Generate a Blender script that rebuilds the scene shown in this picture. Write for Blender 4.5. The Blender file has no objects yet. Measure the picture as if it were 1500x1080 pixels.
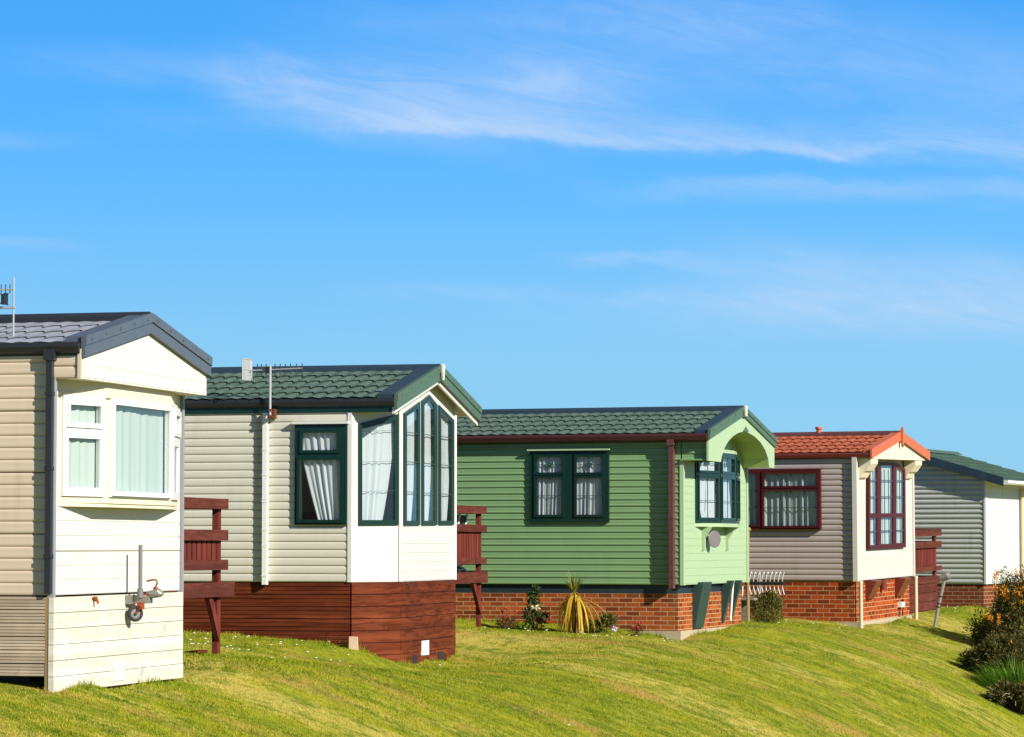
import bpy, bmesh, math, random
import numpy as np
from mathutils import Vector, Matrix, Euler
from mathutils.geometry import tessellate_polygon

random.seed(7)
rng = np.random.default_rng(11)
S = bpy.context.scene
COL = S.collection
R = math.radians
F = 4540.0                       # focal length in photo pixels (1500 wide)
PITCH = math.atan(260.0 / F)
SUN_EL, SUN_AZ = R(28), R(-42)   # azimuth counter-clockwise from +X
TO_SUN = Vector((math.cos(SUN_EL) * math.cos(SUN_AZ), math.cos(SUN_EL) * math.sin(SUN_AZ), math.sin(SUN_EL)))

# ------------------------------------------------------------------ survey helpers
def ray(u, v):
    x, y, z = (u - 750) / F, 1.0, -(v - 540) / F
    c, s = math.cos(PITCH), math.sin(PITCH)
    return Vector((x, y * c - z * s, y * s + z * c))

def at(u, v, Y):
    d = ray(u, v)
    return d * (Y / d.y)

# ------------------------------------------------------------------ node helpers
class X:
    """small arithmetic wrapper round node sockets"""
    nt = None
    def __init__(s, sock): s.s = sock
    @staticmethod
    def m(op, *a, clamp=False):
        n = X.nt.nodes.new('ShaderNodeMath'); n.operation = op; n.use_clamp = clamp
        for i, v in enumerate(a):
            if isinstance(v, X): X.nt.links.new(v.s, n.inputs[i])
            else: n.inputs[i].default_value = v
        return X(n.outputs[0])
    def __add__(s, o): return X.m('ADD', s, o)
    __radd__ = __add__
    def __sub__(s, o): return X.m('SUBTRACT', s, o)
    def __rsub__(s, o): return X.m('SUBTRACT', o, s)
    def __mul__(s, o): return X.m('MULTIPLY', s, o)
    __rmul__ = __mul__
    def __truediv__(s, o): return X.m('DIVIDE', s, o)

def smooth(x, a, b):
    n = X.nt.nodes.new('ShaderNodeMapRange'); n.interpolation_type = 'SMOOTHSTEP'
    X.nt.links.new(x.s, n.inputs[0])
    n.inputs[1].default_value = a; n.inputs[2].default_value = b
    n.inputs[3].default_value = 0; n.inputs[4].default_value = 1
    return X(n.outputs[0])

def combine(x, y, z):
    n = X.nt.nodes.new('ShaderNodeCombineXYZ')
    for i, v in enumerate((x, y, z)):
        if isinstance(v, X): X.nt.links.new(v.s, n.inputs[i])
        else: n.inputs[i].default_value = v
    return n.outputs[0]

def noise(vec, scale=1.0, detail=4.0, rough=.5, dist=0.0):
    n = X.nt.nodes.new('ShaderNodeTexNoise')
    n.inputs['Scale'].default_value = scale; n.inputs['Detail'].default_value = detail
    n.inputs['Roughness'].default_value = rough; n.inputs['Distortion'].default_value = dist
    X.nt.links.new(vec, n.inputs['Vector'])
    return X(n.outputs['Fac'])

def mixc(fac, a, b):
    n = X.nt.nodes.new('ShaderNodeMix'); n.data_type = 'RGBA'; n.clamp_factor = True
    f, A, B = n.inputs[0], n.inputs[6], n.inputs[7]
    if isinstance(fac, X): X.nt.links.new(fac.s, f)
    else: f.default_value = fac
    for v, i in ((a, A), (b, B)):
        if isinstance(v, (tuple, list)): i.default_value = (v[0], v[1], v[2], 1)
        else: X.nt.links.new(v, i)
    return n.outputs[2]

def sep(vec):
    n = X.nt.nodes.new('ShaderNodeSeparateXYZ'); X.nt.links.new(vec, n.inputs[0])
    return X(n.outputs[0]), X(n.outputs[1]), X(n.outputs[2])

def start(name):
    m = bpy.data.materials.new(name); m.use_nodes = True
    X.nt = m.node_tree
    b = m.node_tree.nodes['Principled BSDF']
    t = m.node_tree.nodes.new('ShaderNodeTexCoord')
    return m, b, t.outputs['Object']

def bump(b, h, strength=.3, dist=.01):
    n = X.nt.nodes.new('ShaderNodeBump')
    n.inputs['Strength'].default_value = strength; n.inputs['Distance'].default_value = dist
    X.nt.links.new(h.s, n.inputs['Height']); X.nt.links.new(n.outputs[0], b.inputs['Normal'])

ALB = .85                        # all paint colours were measured in one light; this is their true level
def mul(c, k): return tuple(min(1.0, x * k) for x in c)

def paint(name, col, rough=.5, var=.12, scale=5.0, streak=.0, spec=.4, metal=0.0, dirt=(.25, .2, .12), bmp=0.0, extra=None):
    m, b, o = start(name); col = mul(col, ALB)
    c = mixc(noise(o, scale, 5, .6), mul(col, 1 - var), mul(col, 1 + var))
    if streak > 0:
        x, y, z = sep(o)
        st = noise(combine(x * 9.0, y * 9.0, z * .7), 1.0, 4, .65)
        sp = noise(o, 2.3, 3, .6)
        c = mixc(smooth(st * .6 + sp * .4, .5, .75) * streak, c, mul(dirt, ALB))
    if extra: c = extra(o, c)
    X.nt.links.new(c, b.inputs['Base Color'])
    b.inputs['Roughness'].default_value = rough; b.inputs['Metallic'].default_value = metal
    b.inputs['Specular IOR Level'].default_value = spec
    if bmp > 0: bump(b, noise(o, 60, 3, .6), bmp, .004)
    return m

def wood(name, col, col2, rough=.7, vert=False):
    m, b, o = start(name); col, col2 = mul(col, ALB), mul(col2, ALB)
    x, y, z = sep(o)
    h = x + y
    v = combine(h * 22.0, z * 1.2, 0.0) if vert else combine(h * 1.1, z * 30.0, y * 3.0)
    g = noise(v, 1.0, 5, .65, .4)
    big = noise(o, 1.7, 3, .6)
    bands = noise(combine(0.0, (z * 7.2) if not vert else (h * 8.0), 3.3), 1.0, 0, .5)
    c = mixc(smooth(g, .36, .62), col, col2)
    c = mixc(smooth(big, .5, .8) * .45, c, mul(col2, 1.5))
    c = mixc(smooth(bands, .35, .65) * .45, c, mul(col, .7))
    c = mixc(smooth(noise(o, 5.5, 2, .5), .66, .74) * .5, c, mul(col, .45))
    X.nt.links.new(c, b.inputs['Base Color']); b.inputs['Roughness'].default_value = rough
    b.inputs['Specular IOR Level'].default_value = .08
    bump(b, g, .06, .003)
    return m

def brick(name, c1, c2, mortar, bw, bh, off=(0, 0)):
    m, b, o = start(name)
    x, y, z = sep(o)
    vec = combine(x + y + off[0], z + off[1], 0.0)
    n = X.nt.nodes.new('ShaderNodeTexBrick')
    X.nt.links.new(vec, n.inputs['Vector'])
    n.inputs['Color1'].default_value = (*c1, 1); n.inputs['Color2'].default_value = (*c2, 1)
    n.inputs['Mortar'].default_value = (*mortar, 1)
    n.inputs['Scale'].default_value = 1.0; n.inputs['Mortar Size'].default_value = .0065
    n.inputs['Mortar Smooth'].default_value = .15; n.inputs['Bias'].default_value = -.1
    n.inputs['Brick Width'].default_value = bw; n.inputs['Row Height'].default_value = bh
    g = noise(o, 22, 5, .65)
    c = mixc(smooth(g, .35, .8) * .55, n.outputs['Color'], mul(c1, .45))
    big = noise(o, 3.0, 3, .6)
    c = mixc(smooth(big, .58, .8) * .35, c, (.20, .12, .06))
    X.nt.links.new(c, b.inputs['Base Color']); b.inputs['Roughness'].default_value = .9
    b.inputs['Specular IOR Level'].default_value = .04
    bump(b, 1.0 - X(n.outputs['Fac']), .15, .004)
    return m

def roofmat(name, col, light, rough, spec=.35, lichen=(.45, .43, .36)):
    m, b, o = start(name)
    a = noise(o, 3.5, 4, .6); f = noise(o, 38, 4, .7)
    c = mixc(smooth(a * .6 + f * .4, .35, .68), mul(col, ALB), mul(light, ALB))
    c = mixc(smooth(noise(o, 9, 5, .7), .66, .74) * .5, c, lichen)
    X.nt.links.new(c, b.inputs['Base Color']); b.inputs['Roughness'].default_value = rough
    b.inputs['Specular IOR Level'].default_value = spec
    bump(b, a, .2, .01)
    return m

def glassmat(name, tint=(.86, .92, .92), k=1.0):
    m = bpy.data.materials.new(name); m.use_nodes = True
    nt = m.node_tree; X.nt = nt; nt.nodes.clear()
    out = nt.nodes.new('ShaderNodeOutputMaterial')
    tr = nt.nodes.new('ShaderNodeBsdfTransparent'); tr.inputs[0].default_value = (*tint, 1)
    gl = nt.nodes.new('ShaderNodeBsdfGlossy'); gl.inputs['Roughness'].default_value = .015
    gl.inputs['Color'].default_value = (.95, .97, 1, 1)
    ge = nt.nodes.new('ShaderNodeNewGeometry'); dt = nt.nodes.new('ShaderNodeVectorMath'); dt.operation = 'DOT_PRODUCT'
    nt.links.new(ge.outputs['Incoming'], dt.inputs[0]); nt.links.new(ge.outputs['Normal'], dt.inputs[1])
    c1_ = X.m('SUBTRACT', 1.0, X.m('ABSOLUTE', X(dt.outputs['Value'])), clamp=True)
    refl = X.m('POWER', c1_, 5.0) * .93 + .07
    t = nt.nodes.new('ShaderNodeTexCoord')
    bp = nt.nodes.new('ShaderNodeBump'); bp.inputs['Strength'].default_value = .03; bp.inputs['Distance'].default_value = .02
    nt.links.new(noise(t.outputs['Object'], 1.4, 1, .5).s, bp.inputs['Height'])
    nt.links.new(bp.outputs[0], gl.inputs['Normal'])
    mx = nt.nodes.new('ShaderNodeMixShader')
    nt.links.new((refl * k).s, mx.inputs[0])
    nt.links.new(tr.outputs[0], mx.inputs[1]); nt.links.new(gl.outputs[0], mx.inputs[2])
    nt.links.new(mx.outputs[0], out.inputs[0])
    return m

def clothmat(name, col, trans=.35):
    m = bpy.data.materials.new(name); m.use_nodes = True
    nt = m.node_tree; X.nt = nt; nt.nodes.clear()
    out = nt.nodes.new('ShaderNodeOutputMaterial')
    d = nt.nodes.new('ShaderNodeBsdfDiffuse'); d.inputs[0].default_value = (*col, 1)
    t = nt.nodes.new('ShaderNodeBsdfTranslucent'); t.inputs[0].default_value = (*col, 1)
    mx = nt.nodes.new('ShaderNodeMixShader'); mx.inputs[0].default_value = trans
    nt.links.new(d.outputs[0], mx.inputs[1]); nt.links.new(t.outputs[0], mx.inputs[2])
    nt.links.new(mx.outputs[0], out.inputs[0])
    return m

def leafmat(name, cols, trans=.3, rough=.55):
    m = bpy.data.materials.new(name); m.use_nodes = True
    nt = m.node_tree; X.nt = nt; b = nt.nodes['Principled BSDF']; out = nt.nodes['Material Output']
    g = nt.nodes.new('ShaderNodeNewGeometry')
    rp = nt.nodes.new('ShaderNodeValToRGB'); e = rp.color_ramp.elements
    e[0].position = 0; e[0].color = (*cols[0], 1); e[1].position = 1; e[1].color = (*cols[-1], 1)
    for i, c in enumerate(cols[1:-1]):
        n = e.new((i + 1) / (len(cols) - 1)); n.color = (*c, 1)
    nt.links.new(g.outputs['Random Per Island'], rp.inputs[0])
    nt.links.new(rp.outputs[0], b.inputs['Base Color']); b.inputs['Roughness'].default_value = rough
    b.inputs['Specular IOR Level'].default_value = .25
    t = nt.nodes.new('ShaderNodeBsdfTranslucent'); nt.links.new(rp.outputs[0], t.inputs[0])
    mx = nt.nodes.new('ShaderNodeMixShader'); mx.inputs[0].default_value = trans
    nt.links.new(b.outputs[0], mx.inputs[1]); nt.links.new(t.outputs[0], mx.inputs[2])
    nt.links.new(mx.outputs[0], out.inputs[0])
    return m

def rust_stain(x0, z0, z1):
    def f(o, c):
        x, y, z = sep(o)
        n = noise(combine(x * 25.0, 0.0, z * 2.0), 1.0, 4, .6)
        w = smooth(X.m('ABSOLUTE', x - x0), .06, .0) * smooth(z, z0, z1) * smooth(n, .25, .6)
        return mixc(w * .85, c, (.42, .20, .04))
    return f

M = {}
M['cream_siding'] = paint('cream_siding', (.63, .52, .40), .45, .06, 3, .36, dirt=(.42, .32, .2))
M['white_panel'] = paint('white_panel', (.68, .665, .605), .5, .03, 3, .30, dirt=(.62, .52, .33))
M['cream_bay'] = paint('cream_bay', (.72, .64, .48), .5, .05, 4, .2, dirt=(.6, .45, .22))
M['ivory_panel'] = paint('ivory_panel', (.595, .575, .515), .5, .04, 3, .2, dirt=(.46, .4, .3))
M['steel'] = paint('steel', (.17, .17, .18), .5, .2, 14, .25, dirt=(.2, .14, .1))
M['upvc'] = paint('upvc', (.74, .75, .74), .3, .03, 8, .08, dirt=(.5, .45, .35))
M['black_trim'] = paint('black_trim', (.022, .024, .028), .4, .2, 10)
M['grey_trim'] = paint('grey_trim', (.27, .27, .30), .4, .12, 8, .1)
M['slate_fascia'] = paint('slate_fascia', (.085, .105, .135), .42, .14, 7, .25, dirt=(.16, .16, .15))
M['slate_tile'] = roofmat('slate_tile', (.30, .32, .36), (.44, .46, .51), .4, .4, (.45, .45, .45))
M['green_tile'] = roofmat('green_tile', (.082, .138, .102), (.128, .19, .148), .5, .3)
M['far_tile'] = roofmat('far_tile', (.042, .082, .058), (.070, .118, .085), .55, .2)
M['orange_tile'] = roofmat('orange_tile', (.36, .090, .040), (.52, .155, .075), .65, .2, (.55, .32, .22))
M['navy_trim'] = paint('navy_trim', (.022, .042, .060), .4, .2, 9, .15, dirt=(.1, .12, .12))
M['green_fascia'] = paint('green_fascia', (.070, .125, .078), .45, .14, 6, .3, dirt=(.14, .17, .12))
M['white_siding'] = paint('white_siding', (.60, .582, .49), .45, .05, 3, .36, dirt=(.42, .38, .27), extra=rust_stain(-1.115, .3, 2.1))
M['white_clad'] = paint('white_clad', (.635, .64, .605), .45, .025, 3, .28, dirt=(.62, .58, .45))
M['green_frame'] = paint('green_frame', (.006, .028, .020), .28, .2, 9)
M['green_siding'] = paint('green_siding', (.187, .320, .147), .42, .08, 3, .36, dirt=(.16, .24, .1))
M['pale_green'] = paint('pale_green', (.36, .49, .295), .5, .05, 4, .16, dirt=(.42, .52, .26))
M['soffit_green'] = paint('soffit_green', (.33, .45, .13), .5, .06, 4)
M['brown_gutter'] = paint('brown_gutter', (.115, .040, .038), .35, .15, 8, .2, dirt=(.2, .12, .1))
M['dark_gutter'] = paint('dark_gutter', (.060, .020, .020), .35, .15, 8, .2, dirt=(.14, .09, .08))
M['maroon_gutter'] = paint('maroon_gutter', (.16, .030, .020), .35, .15, 8)
M['orange_fascia'] = paint('orange_fascia', (.52, .125, .05), .5, .12, 7, .2, dirt=(.4, .16, .1))
M['taupe_siding'] = paint('taupe_siding', (.45, .375, .355), .45, .06, 3, .36, dirt=(.3, .23, .2))
M['maroon_frame'] = paint('maroon_frame', (.070, .011, .012), .45, .2, 9, spec=.15)
M['grey_siding'] = paint('grey_siding', (.47, .495, .46), .42, .06, 3, .36, dirt=(.2, .22, .2))
M['soffit'] = paint('soffit', (.62, .50, .34), .6, .05, 4)
M['chassis'] = paint('chassis', (.016, .030, .038), .5, .3, 6, .3, dirt=(.06, .07, .07))
M['prop_green'] = paint('prop_green', (.022, .055, .052), .4, .18, 8, .3, dirt=(.1, .12, .1))
M['interior'] = paint('interior', (.16, .13, .12), .8, .2, 2)
M['concrete'] = paint('concrete', (.44, .37, .25), .95, .2, 7, .35, dirt=(.22, .18, .1), bmp=.5)
M['galv'] = paint('galv', (.30, .29, .27), .5, .25, 20, .3, metal=.5, dirt=(.3, .24, .17))
M['alu'] = paint('alu', (.62, .62, .60), .35, .1, 20, metal=.5)
M['rust'] = paint('rust', (.27, .060, .016), .85, .4, 30)
M['dark_rust'] = paint('dark_rust', (.12, .035, .014), .85, .4, 30)
M['rubber'] = paint('rubber', (.03, .028, .026), .8, .3, 20)
M['black_plastic'] = paint('black_plastic', (.018, .019, .022), .5, .2, 12)
M['white_plastic'] = paint('white_plastic', (.78, .77, .72), .45, .05, 10, .15, dirt=(.5, .42, .3))
M['deck_red'] = wood('deck_red', (.085, .023, .017), (.135, .038, .026))
M['deck_red_vertical'] = wood('deck_red_vertical', (.12, .024, .018), (.18, .042, .030), vert=True)
M['skirt_brown'] = wood('skirt_brown', (.085, .017, .006), (.19, .046, .018))
M['skirt_cream'] = wood('skirt_cream', (.66, .625, .53), (.73, .70, .61))
M['skirt_grey'] = wood('skirt_grey', (.44, .35, .25), (.58, .47, .35))
M['old_timber'] = wood('old_timber', (.30, .21, .10), (.42, .31, .16), vert=True)
M['grey_timber'] = wood('grey_timber', (.17, .15, .12), (.28, .25, .2))
M['brick_side'] = brick('brick_side', (.36, .085, .020), (.095, .024, .010), (.38, .25, .13), .20, .062)
M['brick_red'] = brick('brick_red', (.38, .065, .013), (.11, .024, .010), (.42, .26, .13), .215, .0735, (.05, .02))
M['brick_far'] = brick('brick_far', (.20, .050, .020), (.12, .034, .016), (.30, .21, .13), .215, .0735)
M['glass'] = glassmat('glass')
M['glass_dark'] = glassmat('glass_dark', (.52, .60, .66))
M['net'] = clothmat('net', (.90, .91, .94), .5)
M['cap_grey'] = paint('cap_grey', (.50, .51, .47), .7, .25, 25, .3, dirt=(.25, .25, .2))
M['pale_curtain'] = clothmat('pale_curtain', (.74, .78, .76), .5)
M['sage_curtain'] = clothmat('sage_curtain', (.64, .68, .62), .3)
M['green_cloth'] = paint('green_cloth', (.03, .10, .075), .8, .3, 6)
M['dish_grey'] = paint('dish_grey', (.16, .14, .15), .5, .15, 9)
M['lead'] = paint('lead', (.05, .07, .08), .5, .2, 20)
M['motif'] = paint('motif', (.012, .075, .062), .4, .2, 20)
M['soil'] = paint('soil', (.12, .075, .04), .95, .4, 8, bmp=.6)

# ------------------------------------------------------------------ mesh builder
class MB:
    def __init__(s): s.v = []; s.f = []; s.smooth = False
    def add(s, vs, fs):
        n = len(s.v); s.v += [tuple(v) for v in vs]; s.f += [tuple(i + n for i in f) for f in fs]; return s
    def box(s, x0, x1, y0, y1, z0, z1):
        return s.hexa([(x0, y0, z0), (x1, y0, z0), (x1, y1, z0), (x0, y1, z0), (x0, y0, z1), (x1, y0, z1), (x1, y1, z1), (x0, y1, z1)])
    def hexa(s, p):
        return s.add(p, [(0, 3, 2, 1), (4, 5, 6, 7), (0, 1, 5, 4), (1, 2, 6, 5), (2, 3, 7, 6), (3, 0, 4, 7)])
    def prism(s, pts, vec):
        n = len(pts); vec = Vector(vec); pts = [Vector(p) for p in pts]
        tri = tessellate_polygon([pts])
        fs = [tuple(t) for t in tri] + [tuple(i + n for i in reversed(t)) for t in tri]
        fs += [(i, (i + 1) % n, (i + 1) % n + n, i + n) for i in range(n)]
        return s.add(pts + [p + vec for p in pts], fs)
    def tube(s, path, r, n=8, caps=True):
        path = [Vector(p) for p in path]; rs = r if isinstance(r, (list, tuple)) else [r] * len(path)
        vs, fs = [], []
        for i, p in enumerate(path):
            d = (path[min(i + 1, len(path) - 1)] - path[max(i - 1, 0)]).normalized()
            a = d.cross(Vector((0, 0, 1)) if abs(d.z) < .9 else Vector((1, 0, 0))).normalized(); b = d.cross(a)
            for k in range(n):
                t = 2 * math.pi * k / n
                vs.append(p + (a * math.cos(t) + b * math.sin(t)) * rs[i])
        for i in range(len(path) - 1):
            for k in range(n):
                fs.append((i * n + k, i * n + (k + 1) % n, (i + 1) * n + (k + 1) % n, (i + 1) * n + k))
        if caps:
            fs.append(tuple(range(n - 1, -1, -1))); fs.append(tuple((len(path) - 1) * n + k for k in range(n)))
        return s.add(vs, fs)
    def disc_ring(s, c, axis, r0, r1, w, n=20):   # a tyre-like ring of square-ish round section
        c = Vector(c); ax = Vector(axis).normalized()
        a = ax.cross(Vector((0, 0, 1))).normalized(); b = ax.cross(a)
        prof = []
        rm, rr = (r0 + r1) / 2, (r1 - r0) / 2
        for k in range(8):
            t = 2 * math.pi * k / 8; prof.append((rm + rr * math.cos(t), w / 2 * math.sin(t)))
        vs, fs = [], []
        for i in range(n):
            t = 2 * math.pi * i / n; d = a * math.cos(t) + b * math.sin(t)
            vs += [c + d * pr + ax * pw for pr, pw in prof]
        for i in range(n):
            for k in range(8):
                fs.append((i * 8 + k, i * 8 + (k + 1) % 8, ((i + 1) % n) * 8 + (k + 1) % 8, ((i + 1) % n) * 8 + k))
        return s.add(vs, fs)
    def build(s, name, mat, parent=None, smooth=False, fix=True):
        me = bpy.data.meshes.new(name); me.from_pydata(s.v, [], s.f)
        if fix:
            bm = bmesh.new(); bm.from_mesh(me); bmesh.ops.recalc_face_normals(bm, faces=bm.faces); bm.to_mesh(me); bm.free()
        if smooth: me.polygons.foreach_set('use_smooth', [True] * len(me.polygons))
        me.materials.append(M[mat] if isinstance(mat, str) else mat)
        o = bpy.data.objects.new(name, me); COL.objects.link(o)
        if parent is not None: o.parent = parent
        return o

def tag(o, label, cat, group=None):
    o['label'] = label; o['category'] = cat
    if group: o['group'] = group
    return o

def empty(name, loc, rot=(0, 0, 0), label=None, cat=None, group=None):
    o = bpy.data.objects.new(name, None); COL.objects.link(o)
    o.location = loc; o.rotation_euler = rot; o.empty_display_size = .2
    if label: tag(o, label, cat, group)
    return o

class Pl:
    """a working plane in a building's own frame: a along, b up, d outwards"""
    def __init__(s, cv, o, adir, n):
        s.cv = cv; s.o = Vector(o); s.a = Vector(adir).normalized(); s.n = Vector(n).normalized()
    def P(s, a, b, d=0.0): return s.o + s.a * a + Vector((0, 0, b)) + s.n * d
    def px(s, u, v):
        d = s.cv.R @ ray(u, v); c = s.cv.cam
        t = (s.o - c).dot(s.n) / d.dot(s.n); p = c + d * t - s.o
        return (p.dot(s.a), p.z)
    def poly(s, *uv): return [s.px(u, v) for u, v in uv]
    def rect(s, u0, u1, v0, v1):
        """axis-aligned rectangle through the px of its near-left top and right bottom"""
        a0, t = s.px(u0, v0); a1, bt = s.px(u1, v1)
        return (a0, a1, bt, t)

def rp(r): return [(r[0], r[2]), (r[1], r[2]), (r[1], r[3]), (r[0], r[3])]

def inset(poly, w):
    n = len(poly); A = sum(poly[i][0] * poly[(i + 1) % n][1] - poly[(i + 1) % n][0] * poly[i][1] for i in range(n))
    sg = 1 if A > 0 else -1; L = []
    for i in range(n):
        p, q = Vector(poly[i]), Vector(poly[(i + 1) % n]); d = (q - p).normalized()
        L.append((p + Vector((-d.y, d.x)) * w * sg, d))
    out = []
    for i in range(n):
        p, d = L[i - 1]; q, e = L[i]
        cr = d.x * e.y - d.y * e.x
        t = ((q - p).x * e.y - (q - p).y * e.x) / cr
        r = p + d * t; out.append((r.x, r.y))
    return out

def plate(mb, pl, outer, holes, d0, d1):
    loops = [outer] + list(holes)
    flat = [p for l in loops for p in l]; n = len(flat)
    tri = tessellate_polygon([[Vector((p[0], p[1], 0)) for p in l] for l in loops])
    fs = [tuple(t) for t in tri] + [tuple(i + n for i in reversed(t)) for t in tri]
    k = 0
    for l in loops:
        m = len(l)
        fs += [(k + i, k + (i + 1) % m, k + (i + 1) % m + n, k + i + n) for i in range(m)]
        k += m
    mb.add([pl.P(a, b, d0) for a, b in flat] + [pl.P(a, b, d1) for a, b in flat], fs)
    return mb

def bar(mb, pl, a0, a1, b0, b1, d0, d1):
    return plate(mb, pl, [(a0, b0), (a1, b0), (a1, b1), (a0, b1)], [], d0, d1)

def siding(mb, pl, a0, a1, b0, b1, holes=(), period=.0915, depth=.015, prof=None, top=None):
    prof = prof or [(0, 0), (.05, .5), (.12, .8), (.25, .95), (.45, 1), (.72, .97), (.88, .82), (.95, .5)]
    xs = sorted({a0, a1, *[h[0] for h in holes], *[h[1] for h in holes]})
    for xa, xb in zip(xs, xs[1:]):
        mid = (xa + xb) / 2
        iv = [(b0, b1)]
        for h in holes:
            if h[0] < mid < h[1]:
                iv = [q for p in iv for q in ((p[0], min(p[1], h[2])), (max(p[0], h[3]), p[1])) if q[1] - q[0] > .005]
        for p, q in iv:
            pts = []
            k = math.floor((p - b0) / period)
            z = p; seq = []
            while True:
                done = False
                for fz, fd in prof:
                    zz = b0 + (k + fz) * period
                    if zz < p - 1e-6: continue
                    if zz > q + 1e-6: done = True; break
                    seq.append((zz, fd * depth))
                if done or b0 + k * period > q: break
                k += 1
            if not seq or seq[0][0] > p + 1e-4: seq.insert(0, (p, seq[0][1] if seq else 0))
            if seq[-1][0] < q - 1e-4: seq.append((q, seq[-1][1]))
            vs = []; nseg = max(1, int((xb - xa) / 2.5))
            cols = [xa + (xb - xa) * i / nseg for i in range(nseg + 1)]
            for zz, d in seq: vs += [pl.P(c, zz, d) for c in cols]
            w = nseg + 1
            fs = [(i * w + j, i * w + j + 1, (i + 1) * w + j + 1, (i + 1) * w + j) for i in range(len(seq) - 1) for j in range(nseg)]
            mb.add(vs, fs)
    return mb

def boards(mb, pl, a0, a1, b0, b1, bh, d=.022, gap=.006, grooves=0, jitter=.003, start_top=True):
    """horizontal boards from the top down, each its own slab; optional fine grooves"""
    z = b1
    while z > b0 + .01:
        lo = max(b0, z - bh + gap); j = random.uniform(-jitter, jitter)
        if grooves:
            n = grooves; st = (z - lo) / n
            for g in range(n):
                bar(mb, pl, a0, a1, lo + st * g + .003, lo + st * (g + 1) - .003, -.01, d + j)
            bar(mb, pl, a0, a1, lo, z, -.012, d + j - .007)
        else:
            bar(mb, pl, a0, a1, lo, z, -.012, d + j)
        z -= bh
    return mb

def curtain(pl, cv, win, a0, a1, b0, b1, d=-.10, amp=.018, period=.11, mat='net', left=None, right=None, seed=0):
    r = random.Random(seed); mb = MB()
    na, nb = max(24, int((a1 - a0) / .012)), 14
    ph = [r.uniform(0, 6.28) for _ in range(4)]
    for j in range(nb + 1):
        t = j / nb; b = b0 + (b1 - b0) * t
        l = a0 + (left(t) if left else 0) * (a1 - a0); rr = a1 - (right(t) if right else 0) * (a1 - a0)
        for i in range(na + 1):
            s = i / na; a = l + (rr - l) * s
            q = s * (a1 - a0) / period * 6.283
            w = math.sin(q + ph[0] + .5 * math.sin(q * .37 + ph[1]) + .4 * (1 - t) * math.sin(q * .21 + ph[2])) * (.6 + .4 * math.sin(q * .29 + ph[3]))
            mb.v.append(tuple(pl.P(a, b, d + amp * w * (1.15 - .5 * t))))
    W = na + 1
    mb.f += [(j * W + i, j * W + i + 1, (j + 1) * W + i + 1, (j + 1) * W + i) for j in range(nb) for i in range(na)]
    return mb.build('curtain', mat, win, smooth=True, fix=False)

def window(cv, pl, outer, panes, mframe, do=.03, di=-.06, sash=.03, label=None, glass='glass', leads=(), lw=.007, dp=-.012, sashes=None):
    mb = plate(MB(), pl, outer, panes, di, do)
    for i, p in enumerate(panes):
        if sash and (sashes is None or i in sashes):
            plate(mb, pl, inset(p, -sash), [inset(p, .004)], do - .004, do + .016)
    w = mb.build('window', mframe, cv.root)
    if label: w['label'] = label
    for p in panes:
        MB().add([pl.P(a, b, dp) for a, b in p], [tuple(range(len(p)))]).build('pane', glass, w, fix=False)
    if leads:
        for (p, q) in leads:
            m = MB()
            p, q = Vector(p), Vector(q); e = (q - p).normalized() * 0; nrm = Vector((-(q - p).y, (q - p).x)).normalized() * lw
            plate(m, pl, [tuple(p + nrm), tuple(p - nrm), tuple(q - nrm), tuple(q + nrm)], [], dp - .004, dp + .006)
            m.build('glazing_bar', 'lead', w)
    return w

class Caravan:
    def __init__(s, name, label, cat, u, v, Y, th, w, roll=0.0, group=None):
        s.root = empty(name, at(u, v, Y), (R(roll), 0, -R(th)), label, cat, group)
        s.M = Matrix.Translation(s.root.location) @ s.root.rotation_euler.to_matrix().to_4x4()
        s.Mi = s.M.inverted(); s.R = s.Mi.to_3x3(); s.cam = s.Mi @ Vector((0, 0, 0)); s.w = w
        s.side = Pl(s, (0, 0, 0), (1, 0, 0), (0, -1, 0)); s.end = s.endp(0)
    def endp(s, x): return Pl(s, (x, 0, 0), (0, 1, 0), (1, 0, 0))
    def sidep(s, d): return Pl(s, (0, -d, 0), (1, 0, 0), (0, -1, 0))
    def part(s, name, mat, mb, parent=None, label=None, smooth=False):
        o = mb.build(name, mat, parent or s.root, smooth)
        if label: o['label'] = label
        return o
    def parts(s, name, mat, mbs, parent=None):
        for m in mbs: m.build(name, mat, parent or s.root)
    def world(s, p): return s.M @ Vector(p)

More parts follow.
